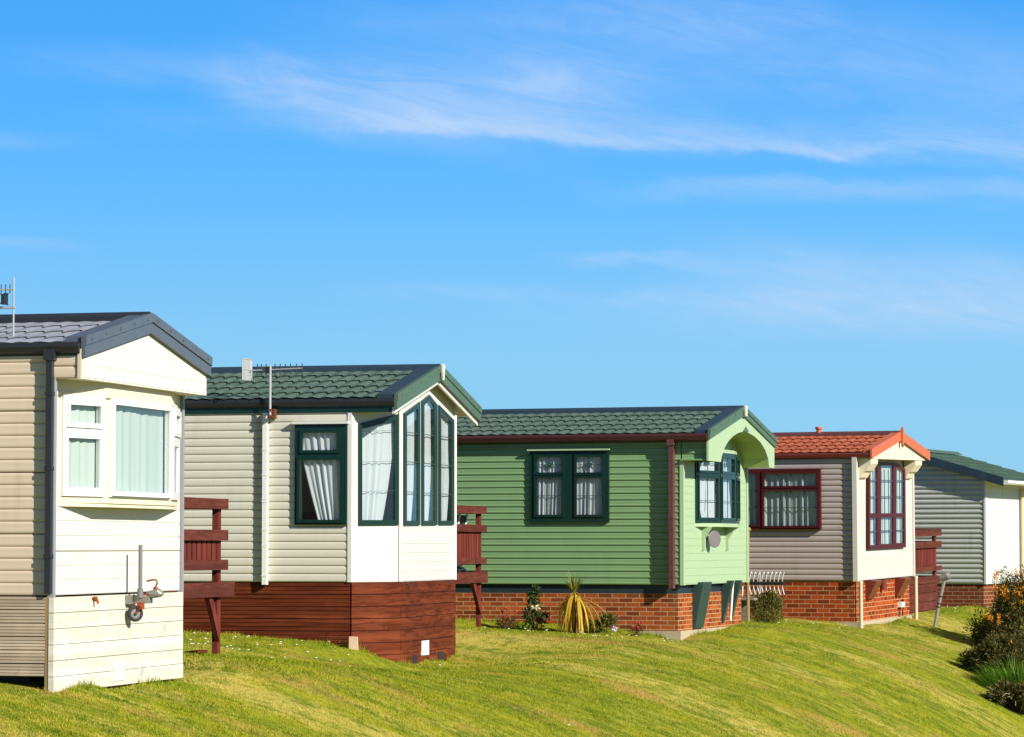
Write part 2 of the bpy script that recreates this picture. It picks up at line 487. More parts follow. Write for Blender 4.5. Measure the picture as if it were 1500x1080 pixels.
def tiles(mb, x0, x1, y0, z0, y1, z1, rows, wave=.165, amp=.014, step=.018, scal=.13):
    """pressed tile sheet from eave (y0,z0) up to ridge (y1,z1): wavy courses with an undercut lower lip"""
    e = Vector((0, y0, z0)); t = Vector((0, y1, z1)) - e; L = t.length; t.normalize()
    n = Vector((0, -t.z, t.y)) if t.y > 0 else Vector((0, t.z, -t.y))
    if n.z < 0: n = -n
    per = 10; cols = int((x1 - x0) / wave * per) + 1
    xs = [x0 + (x1 - x0) * i / cols for i in range(cols + 1)]
    rl = L / rows
    for r in range(rows):
        vs = []; jit = [random.uniform(-.004, .004) for _ in range(int((x1 - x0) / wave) + 3)]
        for fr, h, und in ((0, -.004, .05), (0, step, 0), (.04, step * 1.05, 0), (.35, step * .75, 0), (.7, step * .4, 0), (1.0, step * .1, 0), (1.3, -.004, 0)):
            for x in xs:
                c = 2 * math.pi * x / wave
                q = (x - x0) / wave; fr_ = q - math.floor(q)
                up = .5 + .5 * math.sin(c)
                sh = scal * (.5 + .5 * math.sin(c + 1.3 + .55 * math.sin(c + 1.3)))
                if r == 0: sh *= .3
                s = rl * (r + fr) + und - sh * max(0, 1 - fr * .9) + jit[int(q)] * (fr < .1)
                s = min(s, L - .02)
                p = e + t * s + n * (h + amp * up * (1 - .5 * fr)); p.x = x
                vs.append(p)
        W = len(xs); k = 7
        mb.add(vs, [(j * W + i, j * W + i + 1, (j + 1) * W + i + 1, (j + 1) * W + i) for j in range(k - 1) for i in range(W - 1)])
    return mb

def roof(cv, x0, x1, yo, ze, zr, tmat, cmat, rows=5, verge=.16, capmat=None, soffit='soffit', amp=.014, step=.017):
    w = cv.w; yr = w / 2
    m = MB(); tiles(m, x0, x1 - verge, -yo, ze, yr, zr, rows, amp=amp, step=step); tiles(m, x0, x1 - verge, w + yo, ze, yr, zr, rows, amp=amp, step=step)
    r = m.build('roof', tmat, cv.root, smooth=False, fix=False)
    # deck slab below the tiles
    m = MB().prism([(x0, -yo + .01, ze - .05), (x0, yr, zr - .05), (x0, w + yo - .01, ze - .05), (x0, w + yo - .01, ze - .004), (x0, yr, zr - .004), (x0, -yo + .01, ze - .004)], (x1 - .03 - x0, 0, 0))
    m.build('roof_deck', soffit, r)
    # verge strip over the tile edge and ridge cap
    m = MB()
    for sgn in (-1, 1):
        ya = -yo if sgn < 0 else w + yo
        m.prism([(x1 - verge, ya, ze + .004), (x1 - verge, yr, zr + .004), (x1 - verge, yr, zr + .05), (x1 - verge, ya, ze + .05)], (verge, 0, 0))
    m.build('verge_trim', capmat or cmat, r)
    m = MB().prism([(x0, yr - .12, zr - .045), (x0, yr, zr - .01), (x0, yr + .12, zr - .045), (x0, yr + .10, zr + .030), (x0, yr, zr + .068), (x0, yr - .10, zr + .030)], (x1 - x0 - .01, 0, 0))
    m.build('ridge_cap', cmat, r)
    return r

def barge(cv, x, th, yo, ze, zr, top, drop, mat, name='barge_board', groove=True):
    """pair of rake boards at the gable front"""
    w = cv.w; yr = w / 2
    for sgn in (-1, 1):
        ya = -yo if sgn < 0 else w + yo
        m = MB().prism([(x, ya, ze + top), (x, yr, zr + top), (x, yr, zr - drop), (x, ya, ze - drop)], (th, 0, 0))
        if groove:
            k = .45 * (top + drop)
            m.prism([(x + th, ya, ze + top), (x + th, yr, zr + top), (x + th, yr, zr + top - k), (x + th, ya, ze + top - k)], (.012, 0, 0))
            for q in np.linspace(.08, .92, 5):
                c = Vector((x + th + .012, ya + (yr - ya) * q, ze + (zr - ze) * q + top - k * .5))
                m.box(c.x - .004, c.x + .008, c.y - .010, c.y + .010, c.z - .010, c.z + .010)
        m.build(name, mat, cv.root)

def gutter(cv, x0, x1, yo, ze, mat, h=.085, fas=.12, fmat=None, name='gutter', gd=.08):
    m = MB().prism([(x0, -yo, ze - .004), (x0, -yo - gd * .9, ze + .004), (x0, -yo - gd, ze - .03), (x0, -yo - gd * .8, ze - h * .8), (x0, -yo - gd * .45, ze - h), (x0, -yo, ze - h)], (x1 - x0, 0, 0))
    g = m.build(name, mat, cv.root)
    MB().box(x0, x1 - .01, -yo, -.021, ze - fas, ze - .052).build('eaves_board', fmat or mat, g)
    return g

def shell(cv, x0, H, zr, b0=0.0, far=True):
    """inside faces, floor, far and rear walls of a caravan"""
    w = cv.w
    m = MB().box(x0, -.12, .05, w - .02, b0 + .04, b0 + .09)
    m.box(x0, -.12, w * .62, w * .62 + .03, b0 + .1, H + .1)
    m.build('interior', 'interior', cv.root)
    m = MB(); siding(m, Pl(cv, (0, w, 0), (1, 0, 0), (0, 1, 0)), x0, -.02, b0, H)
    plate(m, Pl(cv, (x0, 0, 0), (0, 1, 0), (-1, 0, 0)), [(0, b0), (w, b0), (w, H), (w / 2, zr - .06), (0, H)], [], -.02, 0)
    return m
# ================================================================== nearest caravan: cream, slate roof
GROUP = 'static caravans stepped along the grassy bank'
def poly_pts(pl, r): return rp(r)

c1 = Caravan('static_caravan', 'cream static caravan with slate grey roof, boxed gable and jockey wheel hitch', 'caravan', 76, 873, 24.8, 14.2, 2.93, 0, GROUP)
def build_c1(c):
    w, L, ze, zr, H = c.w, -9.0, 2.02, 2.31, 1.97
    m = MB()
    for k in range(4):
        siding(m, c.side, L, 0, .003 + k * .4925, (k + 1) * .4925 - .003, period=.0973, depth=.011, prof=[(0, 0), (.06, .6), (.14, .9), (.25, 1), (.55, .9), (.80, .95), (.92, .7)])
    c.part('side_wall', 'cream_siding', m)
    c.part('rear_wall', 'cream_siding', shell(c, L, H, zr))
    roof(c, L, .27, .0, ze, zr, 'slate_tile', 'black_trim', rows=4, verge=.17, capmat='slate_fascia', soffit='cream_bay', amp=.008, step=.012)
    barge(c, .24, .035, .02, ze, zr, .055, .115, 'slate_fascia')
    gutter(c, L, .235, .01, ze, 'black_trim', gd=.065, fas=.10)
    # downpipe
    x, _ = c.side.px(75.5, 700)
    m = MB().box(x - .024, x + .024, -.075, -.024, .02, ze - .08)
    m.box(x - .045, x + .045, -.085, -.02, ze - .14, ze - .05)
    for b in (.3, 1.0, 1.6): m.box(x - .032, x + .032, -.08, -.022, b, b + .03)
    c.part('downpipe', 'black_trim', m)
    # end wall below the bay
    e = c.end
    m = MB()
    bar(m, e, .035, w - .03, .004, .352, -.03, 0.0); bar(m, e, .035, w - .03, .358, .722, -.03, 0.0)
    bar(m, e, .0, .10, .722, 1.76, -.03, 0.0); bar(m, e, w - .10, w, .722, 1.76, -.03, 0.0)
    for b in (.006, .122, .238, .360, .480, .600):
        plate(m, e, [(.035, b + .004), (w - .03, b + .004), (w - .03, b + .112), (.035, b + .112)], [], 0, .005)
    c.part('end_wall', 'white_panel', m)
    c.parts('corner_trim', 'grey_trim', [bar(MB(), e, -.024, .026, -.01, 1.76, -.03, .02), bar(MB(), e, w - .025, w + .012, -.02, 1.76, -.03, .03)])
    # boxed gable
    s = (zr - ze) / (w / 2)
    def zz(y): return min(ze + s * y, ze + s * (w - y)) - .056
    m = MB().prism([(0, 0.0, 1.735), (0, w, 1.735), (0, w, zz(w)), (0, w / 2, zz(w / 2)), (0, 0, zz(0))], (.238, 0, 0))
    for k in range(5):
        b = 1.75 + k * .1
        bar(m, c.endp(.238), .03, w - .03, b, min(b + .093, zz(.03)), 0, .004) if b + .05 < zz(.03) else None
    g = c.part('boxed_gable', 'white_panel', m)
    m = MB(); siding(m, c.side, .0, .235, 1.735, H, period=.0970, depth=.016)
    bar(m, c.side, .215, .243, 1.73, H, -.01, .03)
    c.part('gable_cheek', 'cream_siding', m)
    # bay window
    P = [(0, .08), (.17, .73), (.17, 2.22), (0, 2.86)]
    b0, b1 = .716, 1.735
    m = MB(); m.prism([(x, y, b0) for x, y in P], (0, 0, .03)); m.prism([(x + .012 * (x > 0), y, b0 + .03) for x, y in P], (0, 0, .03))
    m.prism([(x, y, b1 - .10) for x, y in P], (0, 0, .099))
    m.prism([(x + .018 * (x > 0), y + (-.02 if y < 1 else .02), b1 - .125) for x, y in P], (0, 0, .024))
    bay = c.part('bay_window', 'cream_bay', m)
    for i in range(3):
        (xa, ya), (xb, yb) = P[i], P[i + 1]
        ad = Vector((xb - xa, yb - ya, 0)); Lf = ad.length
        pl = Pl(c, (xa, ya, 0), ad, (ad.y, -ad.x, 0))
        mar = .055 if i != 1 else .05
        o = [(mar, .80), (Lf - mar, .80), (Lf - mar, 1.612), (mar, 1.612)]
        fr = plate(MB(), pl, [(0, b0 + .06), (Lf, b0 + .06), (Lf, b1 - .1), (0, b1 - .1)], [inset(o, .012)], -.04, .0)
        f = fr.build('bay_panel', 'cream_bay', bay)
        if i == 1:
            panes = [inset(o, .045)]
            lbl = 'wide single pane window in the middle of the cream bay'
        else:
            q = inset(o, .07)
            panes = [[q[0], q[1], (q[1][0], 1.27), (q[0][0], 1.27)], [(q[0][0], 1.39), (q[1][0], 1.39), q[2], q[3]]]
            lbl = None
        wd = window(c, pl, o, panes, 'upvc', do=.022, di=-.02, dp=.010, sash=.035, label=lbl, sashes=(1,) if i != 1 else None)
        q = inset(o, .03)
        if i == 1:
            curtain(pl, c, wd, q[0][0], q[1][0] * .53, q[0][1], q[2][1], -.035, .012, .16, 'sage_curtain', seed=3)
            curtain(pl, c, wd, q[1][0] * .50, q[1][0], q[0][1], q[2][1], -.045, .010, .19, 'sage_curtain', seed=5)
        else:
            curtain(pl, c, wd, q[0][0], q[1][0] * .97, q[0][1], q[2][1], -.035, .013, .11, 'sage_curtain', seed=i + 8)
    # skirtings
    m = MB(); boards(m, c.endp(.0), -.035, w - .005, -.776, -.012, .127, .034, .005)
    c.part('end_skirting', 'skirt_cream', m)
    m = MB(); boards(m, c.side, L, -.045, -.64, -.008, .107, .03, .006, grooves=4)
    c.part('side_skirting', 'skirt_grey', m)
    m = MB().box(-.045, -.0, -.03, .02, -.80, -.008); c.part('skirting_post', 'old_timber', m)
    m = MB().box(L, -.3, .25, w - .25, -1.0, -.02); c.part('chassis', 'black_trim', m)
    # vent grille in the end skirting
    y0, bt = c.endp(.04).px(168, 970); y1, bb = c.endp(.04).px(182, 996)
    pl = c.endp(.036); m = bar(MB(), pl, y0, y1, bb, bt, -.004, .008)
    n = 9
    for k in range(n): bar(m, pl, y0 + .03, y1 - .03, bb + .02 + (bt - bb - .04) * k / n, bb + .02 + (bt - bb - .04) * (k + .55) / n, .008, .015)
    c.part('vent_grille', 'white_plastic', m)
    # water tap under the wall
    y, b = c.end.px(131, 879)
    m = MB().tube([(.0, y, b), (.07, y, b), (.075, y, b - .03)], .013).tube([(.05, y - .035, b + .02), (.05, y + .035, b + .02)], .009)
    m.tube([(.05, y, b), (.05, y, b + .02)], .008)
    c.part('water_tap', 'rust', m)
    # tow hitch
    y, b = c.end.px(184, 877)
    m = MB().box(.0, .085, y - .10, y + .10, b - .045, b + .03)
    m.prism([(.085, y - .05, b - .04), (.085, y + .05, b - .04), (.085, y + .05, b + .02), (.085, y - .05, b + .02)], (.14, 0, 0))
    hitch = c.part('tow_hitch', 'galv', m)
    MB().tube([(.155, y - .06, b + .01), (.155, y - .06, b + .085)], .026, 12).tube([(.155, y - .06, b + .085), (.155, y - .06, b + .455)], .0175, 12).build('jack_tube', 'steel', hitch)
    m = MB().tube([(.20, y, b + .03), (.30, y, b + .05), (.335, y, b + .04)], [.035, .04, .02], 10).box(.22, .31, y - .04, y + .04, b + .035, b + .06)
    m.build('coupling_head', 'galv', hitch)
    m = MB().tube([(.265, y, b + .05), (.27, y, b + .10)], .02, 8)
    m.tube([(.27, y, b + .10), (.285, y, b + .135), (.275, y, b + .158), (.245, y, b + .16), (.19, y, b + .148)], .008, 8)
    m.box(.12, .215, y - .045, y + .045, b + .025, b + .045)
    m.build('brake_handle', 'rust', hitch)
    wc = Vector((.115, y - .07, b - .125)); ax = Vector((.62, -.78, 0))
    MB().disc_ring(wc, ax, .036, .070, .036, 24).build('tyre', 'rubber', hitch, True)
    m = MB().tube([wc - ax * .012, wc + ax * .012], .042, 20).tube([wc - ax * .03, wc + ax * .03], .012, 10)
    m.build('jockey_wheel_hub', 'steel', hitch)
    m = MB().tube([wc + ax * .03, wc + ax * .03 + Vector((.04, 0, .06)), (.155, y - .06, b - .03)], .012, 8).box(.135, .185, y - .085, y - .035, b - .09, b - .03)
    m.build('wheel_fork', 'rust', hitch)
build_c1(c1)

# ================================================================== second caravan: ivory, dark green windows
c2 = Caravan('static_caravan', 'ivory static caravan with dark green tiled roof, tall pointed bay windows and brown timber skirting', 'caravan', 514, 853, 35.4, 14.2, 3.6, 0, GROUP)
def build_c2(c):
    w, L, ze, zr, H = c.w, -9.5, 2.09, 2.52, 2.0
    sp = c.side
    r = sp.rect(434, 510, 622, 769)
    hole = (r[0] + .02, r[1] - .02, r[2] + .02, r[3] - .02)
    c.part('side_wall', 'white_siding', siding(MB(), sp, L, -.03, 0, H, [hole], .0915, .017))
    c.part('rear_wall', 'white_siding', shell(c, L, H, zr))
    roof(c, L, .56, .06, ze, zr, 'green_tile', 'navy_trim', rows=5, verge=.24, soffit='soffit')
    barge(c, .53, .035, .07, ze, zr, .055, .125, 'green_fascia')
    barge(c, .50, .028, .05, ze, zr, -.10, .175, 'white_clad', 'barge_lining', False)
    MB().prism([(.58, w / 2 - .075, zr + .045), (.58, w / 2, zr + .072), (.58, w / 2 + .075, zr + .045), (.58, w / 2 + .055, zr - .05), (.58, w / 2 + .03, zr - .13), (.58, w / 2 - .03, zr - .13), (.58, w / 2 - .055, zr - .05)], (.018, 0, 0)).build('apex_cap', 'cap_grey', c.root)
    gutter(c, L, .525, .03, ze, 'black_trim', gd=.05, fas=.155, fmat='green_frame')
    # window on the long side
    a = (r[1] - r[0]); o = rp(r)
    t = sp.rect(445, 497, 634, 660); lo = sp.rect(441, 501, 674, 762)
    wd = window(c, sp, o, [rp(lo), rp(t)], 'green_frame', do=.055, di=-.05, dp=.046, sash=.03, label='dark green window with one small pane over a tall one')
    m = bar(MB(), sp, r[0] - .03, r[1] + .02, r[3], r[3] + .03, -.0, .09); m.build('drip_cap', 'white_clad', wd)
    curtain(sp, c, wd, r[0] + .03, r[1] - .03, r[2] + .03, r[3] - .03, .016, .024, .085, 'net', left=lambda t: .46 * (1 - t) ** 1.25 - .02, seed=21)
    # bay
    P = [(0, 0), (.4, .6), (.4, 3.0), (0, 3.6)]
    def zl(y): return ze - .06 + (zr - ze) * ((y if y < w / 2 else w - y) + .06) / (w / 2 + .06)
    pls = []
    for i in range(3):
        (xa, ya), (xb, yb) = P[i], P[i + 1]; ad = Vector((xb - xa, yb - ya, 0))
        pls.append((Pl(c, (xa, ya, 0), ad, (ad.y, -ad.x, 0)), ad.length))
    pl, Lf = pls[0]
    o1 = pl.poly((524.2, 770), (582.3, 769.5), (582.3, 606.5), (524.2, 621))
    g1 = pl.poly((529, 762), (576.5, 762), (576.5, 616.5), (529, 628.5))
    m = plate(MB(), pl, [(.02, 0), (Lf, 0), (Lf, zl(.6)), (.02, zl(0))], [inset(o1, .01)], -.04, 0)
    fp, Ff = pls[1]
    oL = fp.poly((590.3, 769.8), (613.3, 769.6), (613.3, 588.5), (590.3, 605.5)); gL = fp.poly((593.6, 763), (609.8, 763), (609.8, 599), (593.6, 609))
    oC = fp.poly((616.5, 769.6), (638.6, 769.2), (638.6, 593), (627, 578.5), (616.5, 587)); gC = fp.poly((619.2, 763), (634.2, 763), (634.2, 595), (626.6, 586.5), (619.2, 594))
    oR = fp.poly((641.4, 769.2), (663.2, 769), (663.2, 616), (641.4, 593.5)); gR = fp.poly((644, 763), (659.6, 762.6), (659.6, 620), (644, 604))
    plate(m, fp, [(0, 0), (Ff, 0), (Ff, zl(3.0)), (Ff / 2, zl(1.8)), (0, zl(.6))], [inset(oL, .008), inset(oC, .008), inset(oR, .008)], -.04, 0)
    rpz, Rf = pls[2]
    plate(m, rpz, [(0, 0), (Rf, 0), (Rf, zl(0)), (0, zl(.6))], [], -.04, 0)
    blo = fp.px(600, 771)[1]
    for (q, Lq) in pls[:2]:
        for k in range(7):
            bb = .01 + k * .108
            if bb + .1 < blo: bar(m, q, .035, Lq - .035, bb, bb + .101, 0, .005)
    bayw = c.part('bay_wall', 'white_clad', m)
    c.parts('corner_trim', 'white_clad', [MB().tube([(x + .004, y, 0), (x + .004, y, zl(y) - .01)], .028, 8) for (x, y) in P[1:3]])
    m = bar(MB(), c.side, -.035, .012, 0, H + .02, -.02, .026); bar(m, pl, .0, .035, 0, zl(0) - .01, 0, .012)
    c.part('corner_trim', 'white_clad', m)
    w1 = window(c, pl, o1, [g1], 'green_frame', do=.022, di=-.015, dp=.012, sash=0, label='tall trapezoid window on the angled side of the bay', leads=[(tuple(pl.px(529, v)), tuple(pl.px(576.5, v2))) for v, v2 in ((633, 630), (677, 676), (720, 719))], lw=.0018)
    q = inset(o1, .04)
    curtain(pl, c, w1, q[0][0], q[1][0], q[0][1], q[2][1] - .02, -.035, .028, .12, 'net', right=lambda t: .36 * (1 - t) ** 1.6 - .02, seed=31)
    for nm, (oo, gg, vs) in (('left hand tall window with a slanted top', (oL, gL, 4)), ('tall middle window with a pointed top', (oC, gC, 5)), ('right hand tall window with a slanted top', (oR, gR, 6))):
        lb = [fp.px(600, v)[1] for v in (634, 677, 721)]
        xs0, xs1 = min(p[0] for p in gg), max(p[0] for p in gg)
        wd = window(c, fp, oo, [gg], 'green_frame', do=.022, di=-.015, dp=.012, sash=0, label=nm, leads=[((xs0, b), (xs1, b)) for b in lb], lw=.004)
        curtain(fp, c, wd, xs0 - .03, xs1 + .03, gg[0][1] - .02, min(p[1] for p in gg[2:]) + .10, -.032, .018, .10, 'net', right=lambda t: .30 * (1 - t) ** 3 - .05, seed=40 + vs)
    # drain pipe, white, full height
    x, _ = sp.px(391, 700)
    m = MB().box(x - .028, x + .028, -.085, -.022, -.03, H - .06)
    for v in (660, 697, 732, 736, 777, 800, 844):
        b = sp.px(391, v)[1]; m.box(x - .033, x + .033, -.089, -.021, b, b + .012)
    c.part('downpipe', 'white_plastic', m)
    # skirting boards
    m = MB(); boards(m, sp, L, -.01, -.78, -.006, .139, .004, .006, grooves=3)
    c.part('side_skirting', 'skirt_brown', m)
    m = MB()
    boards(m, pls[0][0], .0, pls[0][1] + .006, -.97, -.004, .139, .014, .008); boards(m, pls[1][0], -.004, Ff + .01, -1.02, -.004, .139, .016, .008)
    boards(m, pls[2][0], .0, Rf, -1.02, -.004, .139, .014, .004)
    sk = c.part('end_skirting', 'skirt_brown', m)
    bk = MB()  # added black sheet; keeps lit grass from showing through the board gaps
    for q, l in pls: bar(bk, q, .02, l - .02, -1.2, -.02, -.05, -.016)
    bar(bk, sp, L, -.03, -1.1, -.02, -.05, -.016); bk.build('skirting_blackout', 'black_trim', c.root)
    for (q, u0, u1, v0, v1) in ((pls[0][0], 543, 563, 966, 977), (fp, 603, 609, 960, 972), (fp, 640, 647, 955, 963)):
        a0, bt = q.px(u0, v0); a1, bb = q.px(u1, v1); bar(MB(), q, a0, a1, bb - .06, bt, -.01, .021).build('vent_hole', 'black_plastic', sk)
    a0, bt = fp.px(615, 939); a1, bb = fp.px(625, 959); bar(MB(), fp, a0, a1, bb, bt, 0, .03).build('vent_cover', 'white_plastic', sk)
    for u, v in ((594, 855), (656, 852)):
        a, b = fp.px(u, v); MB().tube([fp.P(a, b + .02, .02), fp.P(a, b - .02, .05), fp.P(a - .05, b - .05, .05)], .008, 6).build('hook', 'black_plastic', sk)
    c.part('chassis', 'black_trim', MB().box(L, -.2, .25, w - .25, -1.0, -.02))
build_c2(c2)

# ================================================================== third caravan: green
c3 = Caravan('static_caravan', 'green static caravan with arched pale green gable hood, standing on a red brick base', 'caravan', 1000, 857, 43.0, 18.6, 3.6, 0, GROUP)
def build_c3(c):
    w, L, ze, zr, H = c.w, -9.8, 2.09, 2.49, 2.02
    sp, e = c.side, c.end
    r = sp.rect(778, 893.5, 661, 765)
    hole = (r[0] + .02, r[1] - .02, r[2] + .02, r[3] - .02)
    prof = [(0, 0), (.08, .80), (.24, 1), (.40, .60), (.82, .50), (.93, .25)]
    m = siding(MB(), sp, L, -.02, 0, H, [hole], .0905, .018, prof); siding(m, sp, 0.0, .395, 1.72, H, period=.0905, depth=.020, prof=prof)
    c.part('side_wall', 'green_siding', m)
    c.part('rear_wall', 'green_siding', shell(c, L, H, zr))
    roof(c, L, .43, .11, ze, zr, 'green_tile', 'navy_trim', rows=5, verge=.22, soffit='soffit_green')
    barge(c, .40, .032, .13, ze, zr, .06, .085, 'green_fascia')
    MB().prism([(.446, w / 2 - .075, zr + .045), (.446, w / 2, zr + .072), (.446, w / 2 + .075, zr + .045), (.446, w / 2 + .05, zr - .09), (.446, w / 2 - .05, zr - .09)], (.018, 0, 0)).build('apex_cap', 'cap_grey', c.root)
    gutter(c, L, .39, .10, ze, 'dark_gutter', gd=.075, h=.10, fas=.11)
    x, _ = sp.px(986.5, 740)
    m = MB().box(x - .032, x + .032, -.145, -.027, -.05, ze - .09)
    for v in (760, 776, 846): b = sp.px(986, v)[1]; m.box(x - .038, x + .038, -.15, -.03, b, b + .02)
    m.box(x - .05, x + .05, -.16, -.08, ze - .16, ze - .08)
    c.part('downpipe', 'brown_gutter', m)
    # two casement window
    o = rp(r)
    tl, tr = sp.rect(787, 825, 669.5, 692.5), sp.rect(846, 884, 669.5, 692.5); bl, br = sp.rect(787, 825, 700.5, 754.5), sp.rect(846, 884, 700.5, 754.5)
    leads = []
    for q in (tl, tr):
        leads += [((q[0], (q[2] + q[3]) / 2), (q[1], (q[2] + q[3]) / 2)), (((q[0] + q[1]) / 2, q[2]), ((q[0] + q[1]) / 2, q[3]))]
    for q in (bl, br): leads += [((q[0], (q[2] + q[3]) / 2 + .01), (q[1], (q[2] + q[3]) / 2 + .01)), (((q[0] + q[1]) / 2, q[2]), ((q[0] + q[1]) / 2, q[3]))]
    wd = window(c, sp, o, [rp(tl), rp(bl), rp(tr), rp(br)], 'green_frame', do=.055, di=-.04, dp=.046, sash=.03, leads=leads, lw=.004, label='dark green double casement window with leaded panes')
    bar(MB(), sp, r[0] - .03, r[1] + .02, r[3], r[3] + .022, 0, .10).build('drip_cap', 'pale_green', wd)
    m = MB()
    for q in (tl, tr):
        ca, cb = (q[0] + q[1]) / 2, (q[2] + q[3]) / 2
        for k in range(5):
            t = 1.57 + k * 2 * math.pi / 5; aa, bb = ca + .028 * math.cos(t), cb + .028 * math.sin(t)
            bar(m, sp, aa - .016, aa + .016, bb - .016, bb + .016, .040, .053)
    m.build('glass_motif', 'motif', wd)
    for q, s in ((bl, 51), (br, 52)):
        curtain(sp, c, wd, q[0] - .03, q[1] + .03, q[2] - .03, r[3] - .04, .016, .022, .07, 'net', seed=s, right=(lambda t: .10 * (1 - t)))
    # end wall with opening for the bay
    s = (zr - ze) / (w / 2)
    def zz(y): return min(ze + s * y, ze + s * (w - y)) - .075
    P = [(0, .65), (.17, 1.36), (.17, 2.22), (0, 3.10)]
    b0, b1 = .865, 1.90
    m = plate(MB(), e, [(.03, 0), (w - .02, 0), (w - .02, zz(w)), (w / 2, zz(w / 2)), (.03, zz(0))], [[(P[0][1] + .02, b0 - .0), (P[3][1] - .02, b0), (P[3][1] - .02, b1), (P[0][1] + .02, b1)]], -.03, 0)
    for k in range(22):
        bb = .02 + k * .104
        if bb + .1 < b0 - .06: bar(m, e, .07, w - .06, bb, bb + .097, 0, .005)
        elif bb + .1 < 1.72: bar(m, e, .07, P[0][1] - .06, bb, bb + .097, 0, .005); bar(m, e, P[3][1] + .02, w - .06, bb, bb + .097, 0, .005)
    c.part('end_wall', 'pale_green', m)
    c.parts('corner_trim', 'pale_green', [bar(MB(), e, -.025, .055, -.005, 1.74, -.03, .022), bar(MB(), e, w - .05, w + .02, -.005, 1.9, -.03, .022)])
    # arched hood
    ap = c.endp(.375)
    arch = [(1124, 685), (1122.5, 672), (1118, 659), (1111, 648), (1103, 640), (1095, 635), (1087, 632.5), (1079, 634), (1071, 639), (1064, 646.5), (1059, 655), (1055, 666), (1053, 677)]
    A = ap.poly(*arch)
    outer = [(-.10, A[-1][1])] + [(-.10, zz(0) - .0), (w / 2, zz(w / 2)), (w + .10, zz(w))] + [(w + .10, A[0][1])] + A
    hood = c.part('arched_hood', 'pale_green', plate(MB(), ap, outer, [], 0, .03))
    m = MB(); n = len(A)
    vs = [ap.P(a, b, -.002) for a, b in A] + [(.004, a, b) for a, b in A] + [ap.P(a, b + .02, -.002) for a, b in A] + [(.004, a, b + .02) for a, b in A]
    fs = [(i, i + 1, n + i + 1, n + i) for i in range(n - 1)] + [(2 * n + i, 2 * n + i + 1, 3 * n + i + 1, 3 * n + i) for i in range(n - 1)]
    m.add(vs, fs)
    m.build('arched_soffit', 'soffit_green', hood)
    MB().box(.0, .372, -.07, .0, A[-1][1] + .01, A[-1][1] + .03).build('hood_cheek', 'green_siding', hood)
    y, b = ap.px(1089, 629); MB().prism([(.408, y - .16, b - .035), (.408, y + .16, b - .035), (.408, y, b + .035)], (.012, 0, 0)).build('hood_keystone', 'green_fascia', hood)
    # bay
    m = MB().prism([(x + .05 * (x > 0), y + (-.02 if y < 1 else .02), b0 - .055) for x, y in P], (0, 0, .05))
    m.prism([(x, y, b1 - .03) for x, y in P], (0, 0, .05))
    bay = c.part('bay_window', 'pale_green', m)
    for i in range(3):
        (xa, ya), (xb, yb) = P[i], P[i + 1]; ad = Vector((xb - xa, yb - ya, 0)); Lf = ad.length
        pl = Pl(c, (xa, ya, 0), ad, (ad.y, -ad.x, 0))
        o = [(.012, b0 - .004), (Lf - .012, b0 - .004), (Lf - .012, b1 - .03), (.012, b1 - .03)]
        q = inset(o, .075)
        panes = [[q[0], q[1], (q[1][0], 1.50), (q[0][0], 1.50)], [(q[0][0], 1.60), (q[1][0], 1.60), q[2], q[3]]]
        mid = (q[0][0] + q[1][0]) / 2
        leads = [((mid, q[0][1]), (mid, 1.50)), ((q[0][0], 1.18), (q[1][0], 1.18)), ((q[0][0], 1.71), (q[1][0], 1.71)), ((mid, 1.6), (mid, q[2][1]))]
        wd = window(c, pl, o, panes, 'green_frame', do=.02, di=-.015, dp=.008, sash=.03, leads=leads, lw=.0035, label=('side casement of the green framed bay', 'middle casement of the green framed bay', 'narrow far casement of the green framed bay')[i])
        if i < 2:
            m = MB(); bar(m, pl, mid - .05, mid + .05, 1.69, 1.74, .003, .015); bar(m, pl, mid - .02, mid + .02, 1.74, 1.78, .003, .015); m.build('glass_motif', 'motif', wd)
        curtain(pl, c, wd, q[0][0] - .05, q[1][0] + .05, q[0][1] - .05, q[2][1] + .04, -.035, .012, .15, 'net', seed=60 + i, left=(lambda t: .10 + .25 * (1 - t) ** 2) if i == 0 else (lambda t: .02), right=(lambda t: .03) if i != 1 else (lambda t: .30 * t))
    for yy in (1.02, 2.35):
        m = MB().prism([(0.003, yy - .03, b0 - .056), (.15, yy - .03, b0 - .056), (.05, yy - .03, b0 - .22), (.05, yy - .03, b0 - .38), (.003, yy - .03, b0 - .40)], (0, .06, 0))
        m.build('sill_bracket', 'pale_green', bay)
    # base
    c.part('chassis', 'chassis', MB().box(L, -.085, .035, w - .04, -.125, -.003))
    c.part('brick_base', 'brick_side', MB().box(L, -.08, .03, w - .035, -1.15, -.125))
    c.part('footing', 'concrete', MB().box(L, -.03, .0, w - .0, -1.3, -.64))
    def wedge(y0, y1, zt, zb, xt, xb): return MB().prism([(-.078, y0, zt), (xt, y0, zt), (xt, y0, zt - .02), (xb, y0, zb), (-.078, y0, zb)], (0, y1 - y0, 0))
    y0, _ = c.endp(-.08).px(1014, 890); y1, _ = c.endp(-.08).px(1027, 890)
    c.part('prop', 'prop_green', wedge(y0, y1, .03, -.62, .08, -.045))
    for u in (1056.5, 1068.5):
        y0, _ = c.endp(-.08).px(u, 890)
        c.part('prop', 'prop_green', wedge(y0, y0 + .10, .035, -.58 + (.0 if u < 1060 else .03), .09, -.06))
    y0, _ = c.endp(-.08).px(1064, 890)
    c.part('waste_pipe', 'white_plastic', MB().tube([(.02, y0, .0), (-.02, y0, -.55)], .018, 8))
build_c3(c3)

